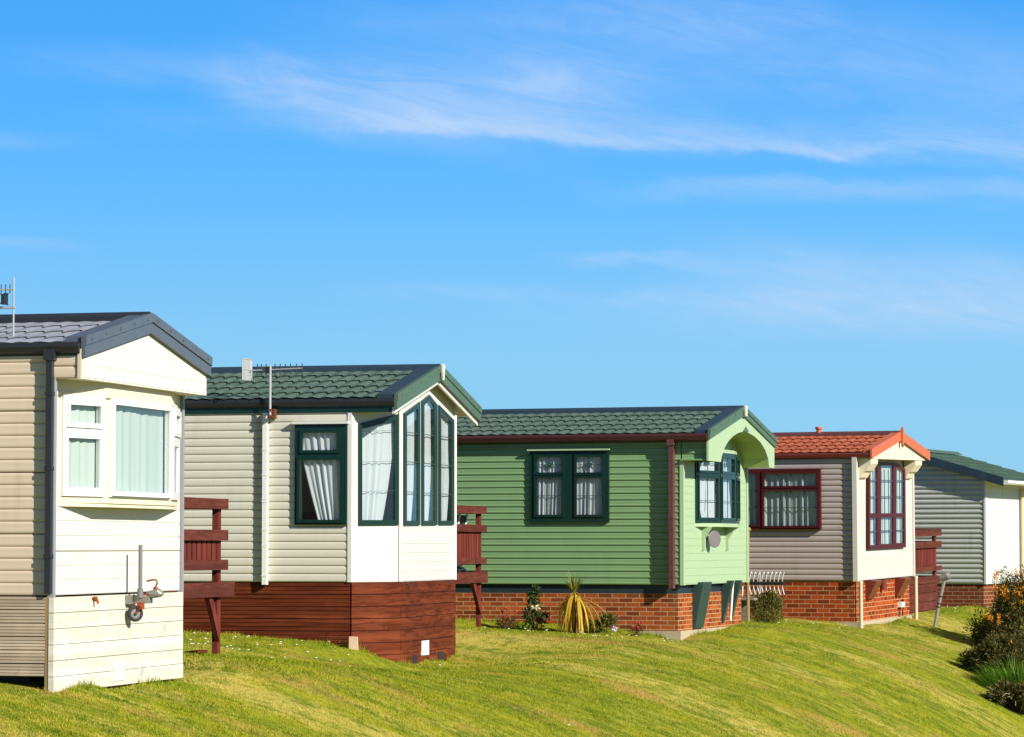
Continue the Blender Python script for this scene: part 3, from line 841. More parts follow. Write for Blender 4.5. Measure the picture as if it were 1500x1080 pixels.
# ================================================================== fourth caravan: taupe, orange roof
c4 = Caravan('static_caravan', 'taupe static caravan with orange tiled roof and white end wall above bright red brickwork', 'caravan', 1256, 851, 51.7, 23.1, 3.4, .9, GROUP)
def build_c4(c):
    w, L, ze, zr, H = c.w, -9.0, 2.13, 2.46, 2.08
    sp, e = c.side, c.end
    r = sp.rect(1056, 1204.5, 688, 776)
    hole = (r[0] + .02, r[1] - .02, r[2] + .02, r[3] - .02)
    prof = [(0, 0), (.05, .5), (.16, .82), (.3, .97), (.5, 1), (.7, .97), (.84, .82), (.95, .5)]
    c.part('side_wall', 'taupe_siding', siding(MB(), sp, L, -.0, 0, H, [hole], .093, .022, prof))
    c.part('rear_wall', 'taupe_siding', shell(c, L, H, zr))
    roof(c, L, .30, .05, ze, zr, 'orange_tile', 'brown_gutter', rows=5, verge=.16, capmat='orange_fascia', soffit='soffit')
    barge(c, .27, .035, .10, ze, zr, .06, .10, 'orange_fascia', groove=False)
    m = MB().prism([(.30, w / 2 - .05, zr + .08), (.30, w / 2, zr + .13), (.30, w / 2 + .05, zr + .08), (.30, w / 2 + .035, zr - .17), (.30, w / 2, zr - .22), (.30, w / 2 - .035, zr - .17)], (.035, 0, 0))
    c.part('finial', 'orange_fascia', m)
    gutter(c, L, .265, .045, ze, 'maroon_gutter', gd=.05, h=.09, fas=.09)
    # flue on the ridge
    d = c.sidep(-w / 2); x, b = d.px(1199.5, 634)
    m = MB().tube([(x, w / 2, zr), (x, w / 2, b + .08)], .045, 14).tube([(x, w / 2, b + .055), (x, w / 2, b + .07), (x, w / 2, b + .10)], [.05, .065, .062], 14)
    c.part('flue', 'orange_fascia', m, smooth=False)
    # box window on the side
    tp = sp.rect(1121.5, 1199, 694, 712); lo = sp.rect(1121, 1200.5, 719, 770.5); lf = sp.rect(1064, 1113.5, 694, 769)
    leads = []
    for u in (1140.6, 1161, 1181.5):
        a = sp.px(u, 740)[0]; leads += [((a, lo[2]), (a, lo[3])), ((a, tp[2]), (a, tp[3]))]
    for v in (744,):
        b = sp.px(1150, v)[1]; leads += [((lo[0], b), (lo[1], b))]
    for v in (719, 744):
        b = sp.px(1110, v)[1]; leads += [((lf[0], b), (lf[1], b))]
    a = sp.px(1090, 740)[0]; leads.append(((a, lf[2]), (a, lf[3])))
    wd = window(c, sp, rp(r), [rp(lo), rp(tp), rp(lf)], 'maroon_frame', do=.10, di=-.04, sash=.03, leads=leads, lw=.006, dp=.085, glass='glass', label='wide maroon framed window with leaded panes')
    for q, s in ((lf, 71), (lo, 72)):
        curtain(sp, c, wd, q[0] - .02, q[1] + .02, r[2] + .04, r[3] - .04, .036, .034, .11, 'pale_curtain', seed=s)
    # end wall
    wp = c.endp(.03)
    o = wp.poly((1270.5, 805), (1325, 802), (1324, 687), (1311, 678), (1288, 677), (1281, 679), (1270.5, 689))
    m = plate(MB(), e, [(0, 0), (w, 0), (w, 2.12), (0, 2.12)], [inset(o, .02)], -.03, 0)
    ob = min(p[1] for p in o); ol, orr = min(p[0] for p in o), max(p[0] for p in o)
    for k in range(19):
        bb = .012 + k * .109
        if bb + .108 < ob: bar(m, e, .06, w - .05, bb, bb + .102, 0, .005)
        else: bar(m, e, .06, ol - .02, bb, bb + .102, 0, .005); bar(m, e, orr + .02, w - .05, bb, bb + .102, 0, .005)
    c.part('end_wall', 'ivory_panel', m)
    c.parts('corner_trim', 'ivory_panel', [bar(MB(), e, -.085, .05, -.01, 2.1, -.05, .03), bar(MB(), e, w - .04, w + .03, -.01, 2.1, -.03, .03)])
    s = (zr - ze) / (w / 2)
    def zz(y): return min(ze + s * y, ze + s * (w - y)) - .075
    m = MB().prism([(.0, -.02, 2.03), (.0, w + .02, 2.03), (.0, w + .02, zz(w)), (.0, w / 2, zz(w / 2)), (.0, -.02, zz(0))], (.255, 0, 0))
    c.part('pediment', 'cream_bay', m)
    for y0 in (.05, w - .62):
        m = MB().prism([(.032, y0, 2.028), (.24, y0, 2.028), (.235, y0, 1.95), (.15, y0, 1.83), (.10, y0, 1.80), (.06, y0, 1.72), (.032, y0, 1.70)], (0, .42, 0))
        c.part('corbel', 'cream_bay', m)
    def pp(u0, u1, va, vb): return wp.poly((u0, vb), (u1, vb), (u1, va), (u0, va))
    panes = [pp(1288.6, 1306.2, 758.5, 797), pp(1272.6, 1283, 759, 798.5), pp(1311, 1322.3, 758, 795.5),
             wp.poly((1288.6, 752), (1306.2, 752), (1306.2, 682.5), (1288.6, 682)), wp.poly((1272.6, 752), (1283, 752), (1283, 683.5), (1272.6, 691)), wp.poly((1311, 752), (1322.3, 752), (1322.3, 690), (1311, 683.5))]
    leads = []
    for v in (704, 728, 778):
        for u0, u1 in ((1272.6, 1283), (1288.6, 1306.2), (1311, 1322.3)):
            b = wp.px(1290, v)[1]; leads.append(((wp.px(u0, v)[0], b), (wp.px(u1, v)[0], b)))
    for u in (1278, 1294.5, 1300.5, 1317):
        a = wp.px(u, 740)[0]
        leads += [((a, wp.px(u, 797)[1]), (a, wp.px(u, 759)[1])), ((a, wp.px(u, 752)[1]), (a, wp.px(u, 688)[1]))]
    wd = window(c, wp, o, panes, 'maroon_frame', do=.028, di=-.015, dp=.014, sash=0, leads=leads, lw=.008, label='tall maroon framed window of three lights with a sloped head')
    curtain(wp, c, wd, ol + .03, orr - .03, ob + .03, max(p[1] for p in o) - .03, -.03, .012, .16, 'sage_curtain', seed=77)
    # base
    c.part('brick_base', 'brick_red', MB().box(L, -.05, .01, w - .09, -.95, -.004))
    c.part('footing', 'concrete', MB().box(L, -.005, .0, w - .12, -1.05, -.69))
    for u0, u1, zb in ((1267.5, 1276.5, -.33), (1310.5, 1319.5, -.335)):
        y0, _ = c.endp(-.05).px(u0, 860); y1, _ = c.endp(-.05).px(u1, 860)
        m = MB().prism([(-.048, y0, -.012), (.14, y0, -.012), (.14, y0, -.04), (-.01, y0, zb), (-.048, y0, zb)], (0, y1 - y0, 0))
        c.part('outrigger', 'maroon_gutter', m)
    y0, b0 = c.endp(.0).px(1294, 865); c.part('waste_pipe', 'maroon_gutter', MB().tube([(.0, y0, -.02), (.0, y0, b0 + .01)], .06, 12))
    for y in (.02, w - .02):
        c.part('downpipe', 'soffit', MB().tube([(.05, y, -.02), (.05, y, -1.0)], .032, 10).tube([(.05, y, -.05), (.05, y, -.0)], .038, 10))
    y, b = c.endp(-.05).px(1317, 886)
    m = MB().box(-.05, .03, y - .10, y + .10, b - .04, b + .05)
    mb = c.part('meter_box', 'white_plastic', m)
    MB().tube([(-.03, y, b - .03), (-.03, y - .05, b - .2), (-.02, y - .02, b - .36)], .012, 6).build('cable', 'black_plastic', mb)
build_c4(c4)

# ================================================================== last building: grey, gable to the camera
c5 = Caravan('static_caravan', 'grey ribbed chalet with plain green roof and white long wall behind the gorse', 'chalet', 1444, 856, 60.0, 25.0, 3.9, 0, GROUP)
def build_c5(c):
    Wd, D, ze, zr = 3.5, c.w, 2.12, 2.62      # gable width along x, depth along y
    xr = -Wd / 2; sl = (zr - ze) / (Wd / 2)
    sp, e = c.side, c.end
    m = MB()
    prof = [(0, 0), (.12, .2), (.3, .8), (.45, 1), (.6, 1), (.78, .75), (.92, .2)]
    k = 0
    while True:                                # ribbed gable wall, clipped course by course under the roof slope
        b = k * .0965
        if b > zr - .1: break
        t = b + .0965
        off = max(0.0, (t - (ze - .03)) / sl)
        a0, a1 = -Wd + off, -.03 - off
        if a1 - a0 < .2: break
        siding(m, sp, a0, a1, b, t - .0005, period=.0965, depth=.022, prof=prof); k += 1
    plate(m, sp, [(-Wd, 0), (0, 0), (0, ze - .02), (xr, zr - .03), (-Wd, ze - .02)], [], -.03, -.004)
    c.part('gable_wall', 'grey_siding', m)
    m = MB()
    for q in range(19):
        b = .005 + q * .11; bar(m, e, .03, D, b, b + .103, -.03, .005)
    bar(m, e, .02, D, 0, 2.1, -.03, 0)
    bar(m, e, -.03, .10, 0, 2.1, -.02, .02); bar(m, e, 1.2, 1.25, 0, 2.1, 0, .012)
    c.part('long_wall', 'white_clad', m)
    m = MB(); plate(m, Pl(c, (0, D, 0), (1, 0, 0), (0, 1, 0)), [(-Wd, 0), (0, 0), (0, ze - .02), (xr, zr - .03), (-Wd, ze - .02)], [], -.03, 0)
    plate(m, Pl(c, (-Wd, 0, 0), (0, 1, 0), (-1, 0, 0)), [(0, 0), (D, 0), (D, 2.1), (0, 2.1)], [], -.03, 0)
    c.part('rear_wall', 'grey_siding', m)
    # roof: two slopes running away along y, tile courses across
    ox = .42
    y0, y1 = -.16, D + .15
    m = MB(); rows = 7
    for sgn in (1, -1):
        for rr in range(rows):
            n = 60; ys = [y0 + (y1 - y0) * i / n for i in range(n + 1)]
            L = Wd / 2 + ox
            for (f0, h0, f1, h1) in ((0, .0, 0, .022), (0, .022, 1.06, .0)):
                vs = []
                for f, h in ((f0, h0), (f1, h1)):
                    q = L * min(1, (rr + f) / rows)
                    x = xr + sgn * (L - q)
                    z = ze - sl * ox + sl * q + h
                    vs += [(x, yy, z + .012 * math.sin(yy / .17 * 6.283)) for yy in ys]
                m.add(vs, [(i, i + 1, n + 2 + i, n + 1 + i) for i in range(n)])
    r = m.build('roof', 'far_tile', c.root, fix=False)
    zo = ze - sl * ox
    MB().prism([(Wd * 0 + ox, y0, zo - .05), (xr, y0, zr - .05), (-Wd - ox, y0, zo - .05), (-Wd - ox, y0, zo - .02), (xr, y0, zr - .02), (ox, y0, zo - .02)], (0, y1 - y0, 0)).build('roof_deck', 'white_clad', r)
    m = MB()
    for sgn in (1, -1):
        xe = xr + sgn * (Wd / 2 + ox)
        m.prism([(xe, y0 - .03, zo + .06), (xr, y0 - .03, zr + .06), (xr, y0 - .03, zr - .11), (xe, y0 - .03, zo - .11)], (0, .035, 0))
    m.build('barge_board', 'navy_trim', r)
    MB().prism([(xr - .1, y0, zr), (xr, y0, zr + .03), (xr + .1, y0, zr), (xr, y0, zr + .07)], (0, y1 - y0, 0)).build('ridge_cap', 'green_fascia', r)
    m = MB().prism([(ox + .0, y0, zo + .0), (ox + .09, y0, zo + .0), (ox + .085, y0, zo - .05), (ox + .05, y0, zo - .08), (ox, y0, zo - .08)], (0, y1 - y0, 0))
    c.part('gutter', 'white_plastic', m)
    y, _ = c.endp(.06).px(1497.5, 780)
    m = MB().tube([(.06, y, -.4), (.06, y, zo - .12), (ox + .04, y, zo - .06)], .04, 10)
    c.part('downpipe', 'soffit', m)
    c.part('brick_base', 'brick_far', MB().box(-Wd + .02, -.05, .02, D - .02, -.9, -.006))
build_c5(c5)
# ================================================================== terrain
NX, NY = .941, -.337
def base_h(x, y):
    s = NX * (x + 3.7) + NY * (y - 24.8)
    up = np.clip(-s, 0, 14)
    dn = np.clip(s, 0, 5)
    return -1.2 + .045 * up - (.22 * dn + .040 * dn ** 2) + .11 * np.clip(s - 6, 0, 14) + .02 * np.sin(x * .9 + y * .37) + .015 * np.sin(y * 1.1 - x * .5)

CTRL = [(72, 1014, 24.75), (268, 996, 27.8), (0, 993, 25.6), (30, 996, 25.2), (160, 1008, 26.2), (-150, 985, 27), (-300, 985, 27.6), (316, 963, 28.8),
        (270, 926, 35.9), (330, 929, 35.7), (400, 935, 35.55), (455, 939, 35.4), (513, 948, 35.35), (545, 971, 35.7), (583, 973, 35.9), (625, 967, 37.0), (662, 960, 38.3), (525, 972, 34.4), (560, 990, 34.4), (600, 990, 34.9), (640, 984, 36.2), (668, 977, 37.4), (700, 925, 40.0),
        (668, 906, 44.2), (780, 912, 43.7), (900, 922, 43.25), (950, 930, 43.0), (985, 941, 42.8), (740, 926, 43.0), (845, 928, 42.6), (1040, 927, 44.3), (1083, 914, 46.3), (1122, 916, 49.0),
        (1100, 905, 52.6), (1160, 906, 52.2), (1210, 910, 51.9), (1252, 922, 51.5), (1300, 915, 53.0), (1335, 906, 54.8), (1367, 918, 53.8),
        (1380, 890, 60.6), (1445, 893, 59.8), (1500, 890, 62),
        (100, 1075, 22.8)]
CP = np.array([tuple(at(*k)) for k in CTRL])
CR = CP[:, 2] - base_h(CP[:, 0], CP[:, 1])
def ground(x, y):
    x = np.asarray(x, float); y = np.asarray(y, float)
    d2 = (x[..., None] - CP[:, 0]) ** 2 + (y[..., None] - CP[:, 1]) ** 2
    w = 1.0 / (d2 + .04) ** 2
    w2 = np.exp(-d2 / (2 * 1.6 ** 2)).max(-1)
    return base_h(x, y) + (w * CR).sum(-1) / (w.sum(-1)) * w2
def gz(x, y): return float(ground(np.array([x]), np.array([y]))[0])
def on_ground(u, v, Y):
    p = at(u, v, Y); return Vector((p.x, p.y, gz(p.x, p.y)))

def hit(u, v):
    """where the sight line through a photo pixel meets the ground"""
    d = ray(u, v); Y = 20.0
    while Y < 75:
        p = d * (Y / d.y)
        if p.z < gz(p.x, p.y): break
        Y += .1
    return Vector((p.x, p.y, gz(p.x, p.y)))

def grass_color(o):
    x, y, z = sep(o)
    s = x * NX + y * NY; t = x * -NY + y * NX
    big = noise(combine(s * .22, t * .45, 0.0), 1.0, 4, .6, .3)
    mow = noise(combine(s * .8, t * 2.6, 2.0), 1.0, 4, .6, .5)
    tuft = noise(combine(s * 3.2, t * 5.0, 7.0), 1.0, 6, .75, .6)
    fine = noise(combine(x * 14.0, y * 14.0, 0.0), 1.0, 3, .7)
    c = mixc(smooth(mow * .4 + tuft * .6, .40, .58), GRASS_D, GRASS_M)
    patch = noise(combine(s * .35, t * .55, 11.0), 1.0, 3, .55, .4)
    c = mixc(smooth(patch * .6 + tuft * .4, .54, .64) * .65, c, GRASS_G)
    c = mixc(smooth(big * .45 + tuft * .35 + fine * .2, .49, .60) * .8, c, GRASS_S)
    c = mixc(smooth(noise(combine(s * .5, t * .8, 5.0), 1.0, 5, .65) * .75 + fine * .25, .53, .64) * .85, c, GRASS_B)
    return c
GRASS_G = (.185, .27, .004)
GRASS_D, GRASS_M, GRASS_S, GRASS_B = (.100, .182, .004), (.305, .325, .008), (.60, .49, .12), (.47, .30, .08)

m_, b_, o_ = start('lawn_soil')
X.nt.links.new(mixc(.35, grass_color(o_), (.12, .09, .03)), b_.inputs['Base Color']); b_.inputs['Roughness'].default_value = 1; b_.inputs['Specular IOR Level'].default_value = .05
bump(b_, noise(o_, 14, 5, .7), .6, .03); M['lawn_soil'] = m_

m_ = bpy.data.materials.new('grass_blade'); m_.use_nodes = True; X.nt = m_.node_tree
b_ = m_.node_tree.nodes['Principled BSDF']; tc_ = m_.node_tree.nodes.new('ShaderNodeTexCoord'); gm_ = m_.node_tree.nodes.new('ShaderNodeNewGeometry')
col_ = grass_color(tc_.outputs['Object']); rnd_ = X(gm_.outputs['Random Per Island'])
col_ = mixc(smooth(rnd_, .70, .95) * .6, col_, (.54, .46, .11)); col_ = mixc(smooth(rnd_, .3, .0) * .6, col_, (.085, .16, .004))
X.nt.links.new(col_, b_.inputs['Base Color']); b_.inputs['Roughness'].default_value = .7; b_.inputs['Specular IOR Level'].default_value = .06
tr_ = m_.node_tree.nodes.new('ShaderNodeBsdfTranslucent'); X.nt.links.new(col_, tr_.inputs[0])
mx_ = m_.node_tree.nodes.new('ShaderNodeMixShader'); mx_.inputs[0].default_value = .35
X.nt.links.new(b_.outputs[0], mx_.inputs[1]); X.nt.links.new(tr_.outputs[0], mx_.inputs[2]); X.nt.links.new(mx_.outputs[0], m_.node_tree.nodes['Material Output'].inputs[0])
M['grass_blade'] = m_

def mesh_np(name, V, Fv, n_side, mat):
    me = bpy.data.meshes.new(name); nv, nf = len(V), len(Fv)
    me.vertices.add(nv); me.vertices.foreach_set('co', V.astype(np.float32).ravel())
    me.loops.add(nf * n_side); me.loops.foreach_set('vertex_index', Fv.astype(np.int32).ravel())
    me.polygons.add(nf); me.polygons.foreach_set('loop_start', np.arange(0, nf * n_side, n_side, dtype=np.int32))
    me.polygons.foreach_set('loop_total', np.full(nf, n_side, np.int32))
    me.update(calc_edges=True); me.validate()
    me.materials.append(M[mat]); o = bpy.data.objects.new(name, me); COL.objects.link(o); return o

def axis(a, b, st, far):
    mid = np.arange(a, b + 1e-6, st); out = []; g = st
    v = b
    while v < far: g *= 1.5; v += g; out.append(v)
    lo = []; g = st; v = a
    while v > -far: g *= 1.5; v -= g; lo.append(v)
    return np.array(lo[::-1] + list(mid) + out)
gx, gy = axis(-12, 16, .25, 2500), axis(17, 76, .25, 2500)
XX, YY = np.meshgrid(gx, gy); ZZ = ground(XX, YY)
nx = len(gx); idx = np.arange(len(gy) * nx).reshape(len(gy), nx)
FF = np.stack([idx[:-1, :-1], idx[:-1, 1:], idx[1:, 1:], idx[1:, :-1]], -1).reshape(-1, 4)
gr = mesh_np('ground', np.stack([XX, YY, ZZ], -1).reshape(-1, 3), FF, 4, 'lawn_soil'); gr['kind'] = 'structure'
gr.data.polygons.foreach_set('use_smooth', [True] * len(gr.data.polygons))

def footprint(x, y):
    bad = np.zeros(x.shape, bool)
    for c, L, dx in ((c1, -9, 0), (c2, -9.5, .38), (c3, -9.8, -.03), (c4, -9, -.01), (c5, -3.5, 0)):
        m = np.array(c.Mi)
        lx = m[0, 0] * x + m[0, 1] * y + m[0, 3] + m[0, 2] * -1.2; ly = m[1, 0] * x + m[1, 1] * y + m[1, 3] + m[1, 2] * -1.2
        bad |= (lx > L) & (lx < dx - .02) & (ly > .02) & (ly < c.w - .02)
    return bad

def blades(name, x, y, h, wd, lean, mat):
    n = len(x); z = ground_big(x, y)
    az = rng.uniform(0, 6.283, n); la = rng.uniform(0, 6.283, n)
    b = np.stack([x, y, z - .004], -1); d = np.stack([np.cos(az), np.sin(az), np.zeros(n)], -1) * wd[:, None] * .5
    tip = b + np.stack([np.cos(la) * lean * h, np.sin(la) * lean * h, h], -1)
    V = np.stack([b - d, b + d, tip], 1).reshape(-1, 3); Fv = np.arange(3 * n).reshape(-1, 3)
    return mesh_np(name, V, Fv, 3, mat)
def ground_big(x, y):
    return np.concatenate([ground(x[i:i + 20000], y[i:i + 20000]) for i in range(0, len(x), 20000)])

NB = 1000000
Y_ = 20.5 * np.exp(rng.uniform(0, math.log(68 / 20.5), NB)); U_ = rng.uniform(-.20, .195, NB)
X_ = U_ * Y_
ok = ~footprint(X_, Y_) & (NX * (X_ + 3.7) + NY * (Y_ - 24.8) > -5); X_, Y_ = X_[ok], Y_[ok]
tuft = .5 + .5 * np.sin(X_ * 3.1 + 1.7 * np.sin(Y_ * 1.3)) * np.sin(Y_ * 2.3 + 1.1 * np.sin(X_ * 2.1))
hh = rng.uniform(.010, .027, len(X_)) * (.75 + .5 * tuft); hh[rng.random(len(X_)) < .015] *= 1.7
g_ = blades('grass', X_, Y_, hh, rng.uniform(.006, .012, len(X_)), rng.uniform(.1, 1.0, len(X_)), 'grass_blade'); g_['kind'] = 'stuff'

# coarser tufts scattered through the lawn
nt_ = 1500; cy = 21.5 * np.exp(rng.uniform(0, math.log(58 / 21.5), nt_)); cx = rng.uniform(-.18, .18, nt_) * cy; cz = rng.uniform(.4, 1.3, nt_)
k_ = rng.integers(8, 26, nt_); ii = np.repeat(np.arange(nt_), k_)
tx = cx[ii] + rng.normal(0, .045, len(ii)) * cz[ii]; ty = cy[ii] + rng.normal(0, .045, len(ii)) * cz[ii]
ok = ~footprint(tx, ty) & (NX * (tx + 3.7) + NY * (ty - 24.8) > -5); tx, ty, ii = tx[ok], ty[ok], ii[ok]
g_ = blades('grass_tufts', tx, ty, rng.uniform(.02, .048, len(tx)) * cz[ii], rng.uniform(.006, .011, len(tx)), rng.uniform(.2, 1.1, len(tx)), 'grass_blade'); g_['kind'] = 'stuff'

# longer tufts left by the mower along the walls
tx, ty = [], []
for c, pts in ((c1, [(-9, -.06), (.05, -.06), (.06, c1.w)]), (c2, [(-9, -.05), (0, -.05), (.43, .6), (.43, 3.0), (.0, 3.62)]), (c3, [(-9, -.05), (.0, -.05), (.0, c3.w)]), (c4, [(-9, -.05), (.05, -.06), (.05, c4.w)]), (c5, [(-3.5, -.04), (.04, -.04), (.04, c5.w)])):
    for p, q in zip(pts, pts[1:]):
        p, q = Vector((*p, -1)), Vector((*q, -1)); n = int((q - p).length * 160)
        for _ in range(n):
            t = random.random(); w_ = c.world(p.lerp(q, t) + Vector((random.uniform(-.01, .09), random.uniform(-.09, .02), 0))); tx.append(w_.x); ty.append(w_.y)
tx, ty = np.array(tx), np.array(ty)
lump = .35 + .65 * np.clip(np.sin(tx * 4.3) * np.sin(ty * 3.7) + .3, 0, 1)
g_ = blades('long_grass', tx, ty, rng.uniform(.025, .10, len(tx)) * lump, rng.uniform(.006, .011, len(tx)), rng.uniform(.1, .7, len(tx)), 'grass_blade'); g_['kind'] = 'stuff'

# daisies
pts = []
for u0, u1, v0, v1, Y0, Y1, n in ((275, 520, 928, 946, 33.5, 35.4, 34), (670, 1000, 915, 945, 40.5, 42.6, 22), (1140, 1250, 910, 925, 49, 51.5, 9), (1380, 1450, 890, 897, 57, 59.5, 8), (300, 900, 950, 1060, 26, 36, 4)):
    for _ in range(n):
        Y = random.uniform(Y0, Y1); p = at(random.uniform(u0, u1), 900, Y); pts.append((p.x, p.y))
m = MB()
for x, y in pts:
    z = gz(x, y) + random.uniform(.022, .036); r = random.uniform(.012, .02)
    m.add([(x + r * math.cos(k * 1.047), y + r * math.sin(k * 1.047), z) for k in range(6)] + [(x, y, z + .008)] , [(k, (k + 1) % 6, 6) for k in range(6)])
M['daisy'] = paint('daisy', (.85, .84, .78), .7, .03)
o = m.build('daisies', 'daisy', None, fix=False); o['kind'] = 'stuff'

# ================================================================== balconies
def balcony(cv, x, u_end, u_rail, u_p0, u_p1, lv, v_leg, label, nslat, gusset=False, closed=None, back=3.2):
    pl = cv.endp(x); y0 = cv.w + .05
    y1, yr = pl.px(u_end, lv[-1])[0], pl.px(u_rail, lv[0])[0]; p0, p1 = pl.px(u_p0, lv[3])[0], pl.px(u_p1, lv[3])[0]
    B = [pl.px(u_p1, v)[1] for v in lv]; leg = pl.px(u_p1, v_leg)[1] - .04
    base = cv.world((x, (y0 + y1) / 2, leg))
    root = empty('wooden_balcony', base, (0, 0, cv.root.rotation_euler.z), label, 'balcony', 'dark red wooden balconies beside the caravans')
    Mi = (Matrix.Translation(base) @ Matrix.Rotation(cv.root.rotation_euler.z, 4, 'Z')).inverted() @ cv.M
    def put(name, mat, mb):
        mb.v = [tuple(Mi @ Vector(v)) for v in mb.v]; return mb.build(name, mat, root)
    pd = abs(p1 - p0) * .5
    # front rails (plane x) and side rails going back at y = p1
    for k, nm in ((0, 'top_rail'), (2, 'mid_rail'), (4, 'lower_rail')):
        put(nm, 'deck_red', MB().box(x, x + .04, y0, yr, B[k + 1], B[k]))
        put(nm, 'deck_red', MB().box(x - back, x - .002, p1 + .004, p1 + .04, B[k + 1], B[k]))
    ps = (p1 - y0) / nslat
    for k in range(nslat):
        put('baluster', 'deck_red_vertical', MB().box(x - .03, x - .006, y0 + ps * k + ps * .14, y0 + ps * (k + 1) - ps * .14, B[4], B[3]))
    n2 = int(back / .16)
    for k in range(1, n2):
        put('baluster', 'deck_red_vertical', MB().box(x - k * .16 - .05, x - k * .16 + .05, p1 - .02, p1 + .002, B[4], B[3]))
    for xx in (x - .064, x - back / 2, x - back + .1):
        put('post', 'deck_red_vertical', MB().box(xx, xx + .056, p1 - .098, p1, B[6], B[0] - .006))
        put('leg', 'deck_red_vertical', MB().box(xx + .002, xx + .054, p1 - .096, p1 - .004, leg - .25, B[7]))
    put('fascia', 'deck_red', MB().box(x + .002, x + .045, y0, y1, B[7], B[6]))
    put('fascia', 'deck_red', MB().box(x - back, x, y1 - .045, y1 - .003, B[7], B[6] - .002))
    m = MB(); nb = int(back / .14)
    for k in range(nb): m.box(x - .14 * (k + 1) + .008, x - .14 * k, y0, y1 - .05, B[6] - .03, B[6] - .004)
    put('floor', 'deck_red', m)
    ym = (p0 + p1) / 2
    if closed is None:
        BR = .30 if gusset else .42
        br = MB().prism([(x - .03, p1 - .10 - BR, B[7]), (x - .03, p1 - .10 - BR * .62, B[7]), (x - .03, p1 - .097, B[7] - .31), (x - .03, p1 - .097, B[7] - .43)], (.045, 0, 0))
        put('brace', 'deck_red_vertical', br)
        if gusset:
            put('gusset', 'deck_red', MB().prism([(x - .10, y0 + .10, B[7]), (x - .62, y0 + .10, B[7]), (x - .10, y0 + .10, B[7] - .42)], (0, .03, 0)))
    else:
        m = MB(); z = B[7] - .004
        while z > leg:
            m.box(x - .01, x + .02 + random.uniform(-.004, .004), y0, pl.px(closed, v_leg)[0], max(z - .16, leg), z - .005); z -= .165
        put('skirting', 'deck_red', m)
    return root, B, put
b1_, B1, _ = balcony(c1, -.35, 337, 329, 313, 325, (731, 746, 776.5, 792, 820, 835, 853, 874), 965, 'dark red balcony with a braced leg between the cream and the ivory caravans', 15, True)
b2_, B2, _ = balcony(c2, -.30, 710, 709, 698, 706, (742, 753, 769, 779.5, 817, 826, 837.5, 853.6), 925, 'reddish brown balcony with folded chairs behind its rail, beside the green caravan', 25)
b3_, B3, _ = balcony(c4, -.40, 1374, 1376, 1366, 1372, (774.5, 785, 792.6, 802, 829, 836, 843, 853), 911, 'maroon balcony boarded down to the ground beside the orange roofed caravan', 30, closed=1372)

def chair(cv, x, y, z, label):
    root = empty('folding_chair', cv.world((x, y, z)), (0, 0, cv.root.rotation_euler.z + math.pi), label, 'chair', 'folding chairs on the balcony')
    m = MB()
    for s in (-.2, .2):
        m.tube([(.28, s, 0), (-.16, s, .45), (-.22, s, .80)], .016, 8); m.tube([(-.22, s * .9, 0), (.2, s * .9, .43)], .011, 8)
    m.tube([(-.22, -.2, .80), (-.22, .2, .80)], .011, 8); m.tube([(.2, -.18, .43), (.2, .18, .43)], .011, 8); m.tube([(-.2, -.2, .03), (-.2, .2, .03)], .009, 6)
    m.build('frame', 'white_plastic', root)
    MB().prism([(.2, -.19, .43), (-.15, -.19, .42), (-.15, -.19, .435), (.2, -.19, .447)], (0, .38, 0)).build('seat', 'black_plastic', root)
    MB().prism([(-.165, -.185, .5), (-.21, -.185, .76), (-.195, -.185, .765), (-.15, -.185, .5)], (0, .37, 0)).build('backrest', 'black_plastic', root)
chair(c2, -.66, 6.18, B2[6], 'black folding chair with white tube frame, nearer the ivory wall on the balcony')
chair(c2, -.66, 6.56, B2[6], 'black folding chair with white tube frame, nearer the green caravan on the balcony')
m = MB(); z = B2[6]
m.hexa([(-.92, -.5, 0), (-.44, -.5, 0), (-.44, .50, 0), (-.92, .50, 0), (-.88, -.42, .12), (-.48, -.42, .13), (-.52, .22, .14), (-.84, .22, .13)])
m.tube([(-.6, -.2, .12), (-.6, -.14, .18), (-.6, .08, .18), (-.6, .14, .12)], .01, 6)
o = m.build('storage_bag', 'green_cloth'); o.location = c2.world((0, 6.2, z)); o.rotation_euler = (0, 0, c2.root.rotation_euler.z)
tag(o, 'dark green bag lying on the balcony floor behind the lower rail', 'bag')

# ================================================================== aerials
def aerial_root(cv, p, label): return empty('tv_aerial', cv.world(p), (0, 0, cv.root.rotation_euler.z), label, 'aerial')
d = c1.sidep(-.45); x, b = d.px(19.5, 492)
r = aerial_root(c1, (x, .45, b - .03), 'white television aerial on a thin mast on the slate grey roof'); s = 25.2 / F
MB().tube([(0, 0, -.04), (0, 0, 92 * s)], .008, 8).build('mast', 'alu', r)
for v, a0, a1, rr in ((418, -60, 2, .006), (445, -60, 3, .011)): MB().tube([(a0 * s, 0, (492 - v) * s), (a1 * s, 0, (492 - v) * s)], rr, 8).build('boom', 'alu', r)
m = MB()
for k in range(7): m.tube([(-(6 + 7 * k) * s, 0, 68 * s), (-(6 + 7 * k) * s, 0, 82 * s)], .004, 6)
m.build('elements', 'black_plastic', r)
m = MB()
for sg in (1, -1): m.prism([(-18 * s, -.05, (60 + sg * 8) * s), (-14 * s, -.05, 60 * s), (-11 * s, -.05, (60 + sg * 9) * s), (-14 * s, -.05, (60 + sg * 6) * s)], (0, .09, 0))
m.box(-17 * s, -12 * s, -.04, .04, 56 * s, 64 * s); m.build('junction_box', 'black_plastic', r)

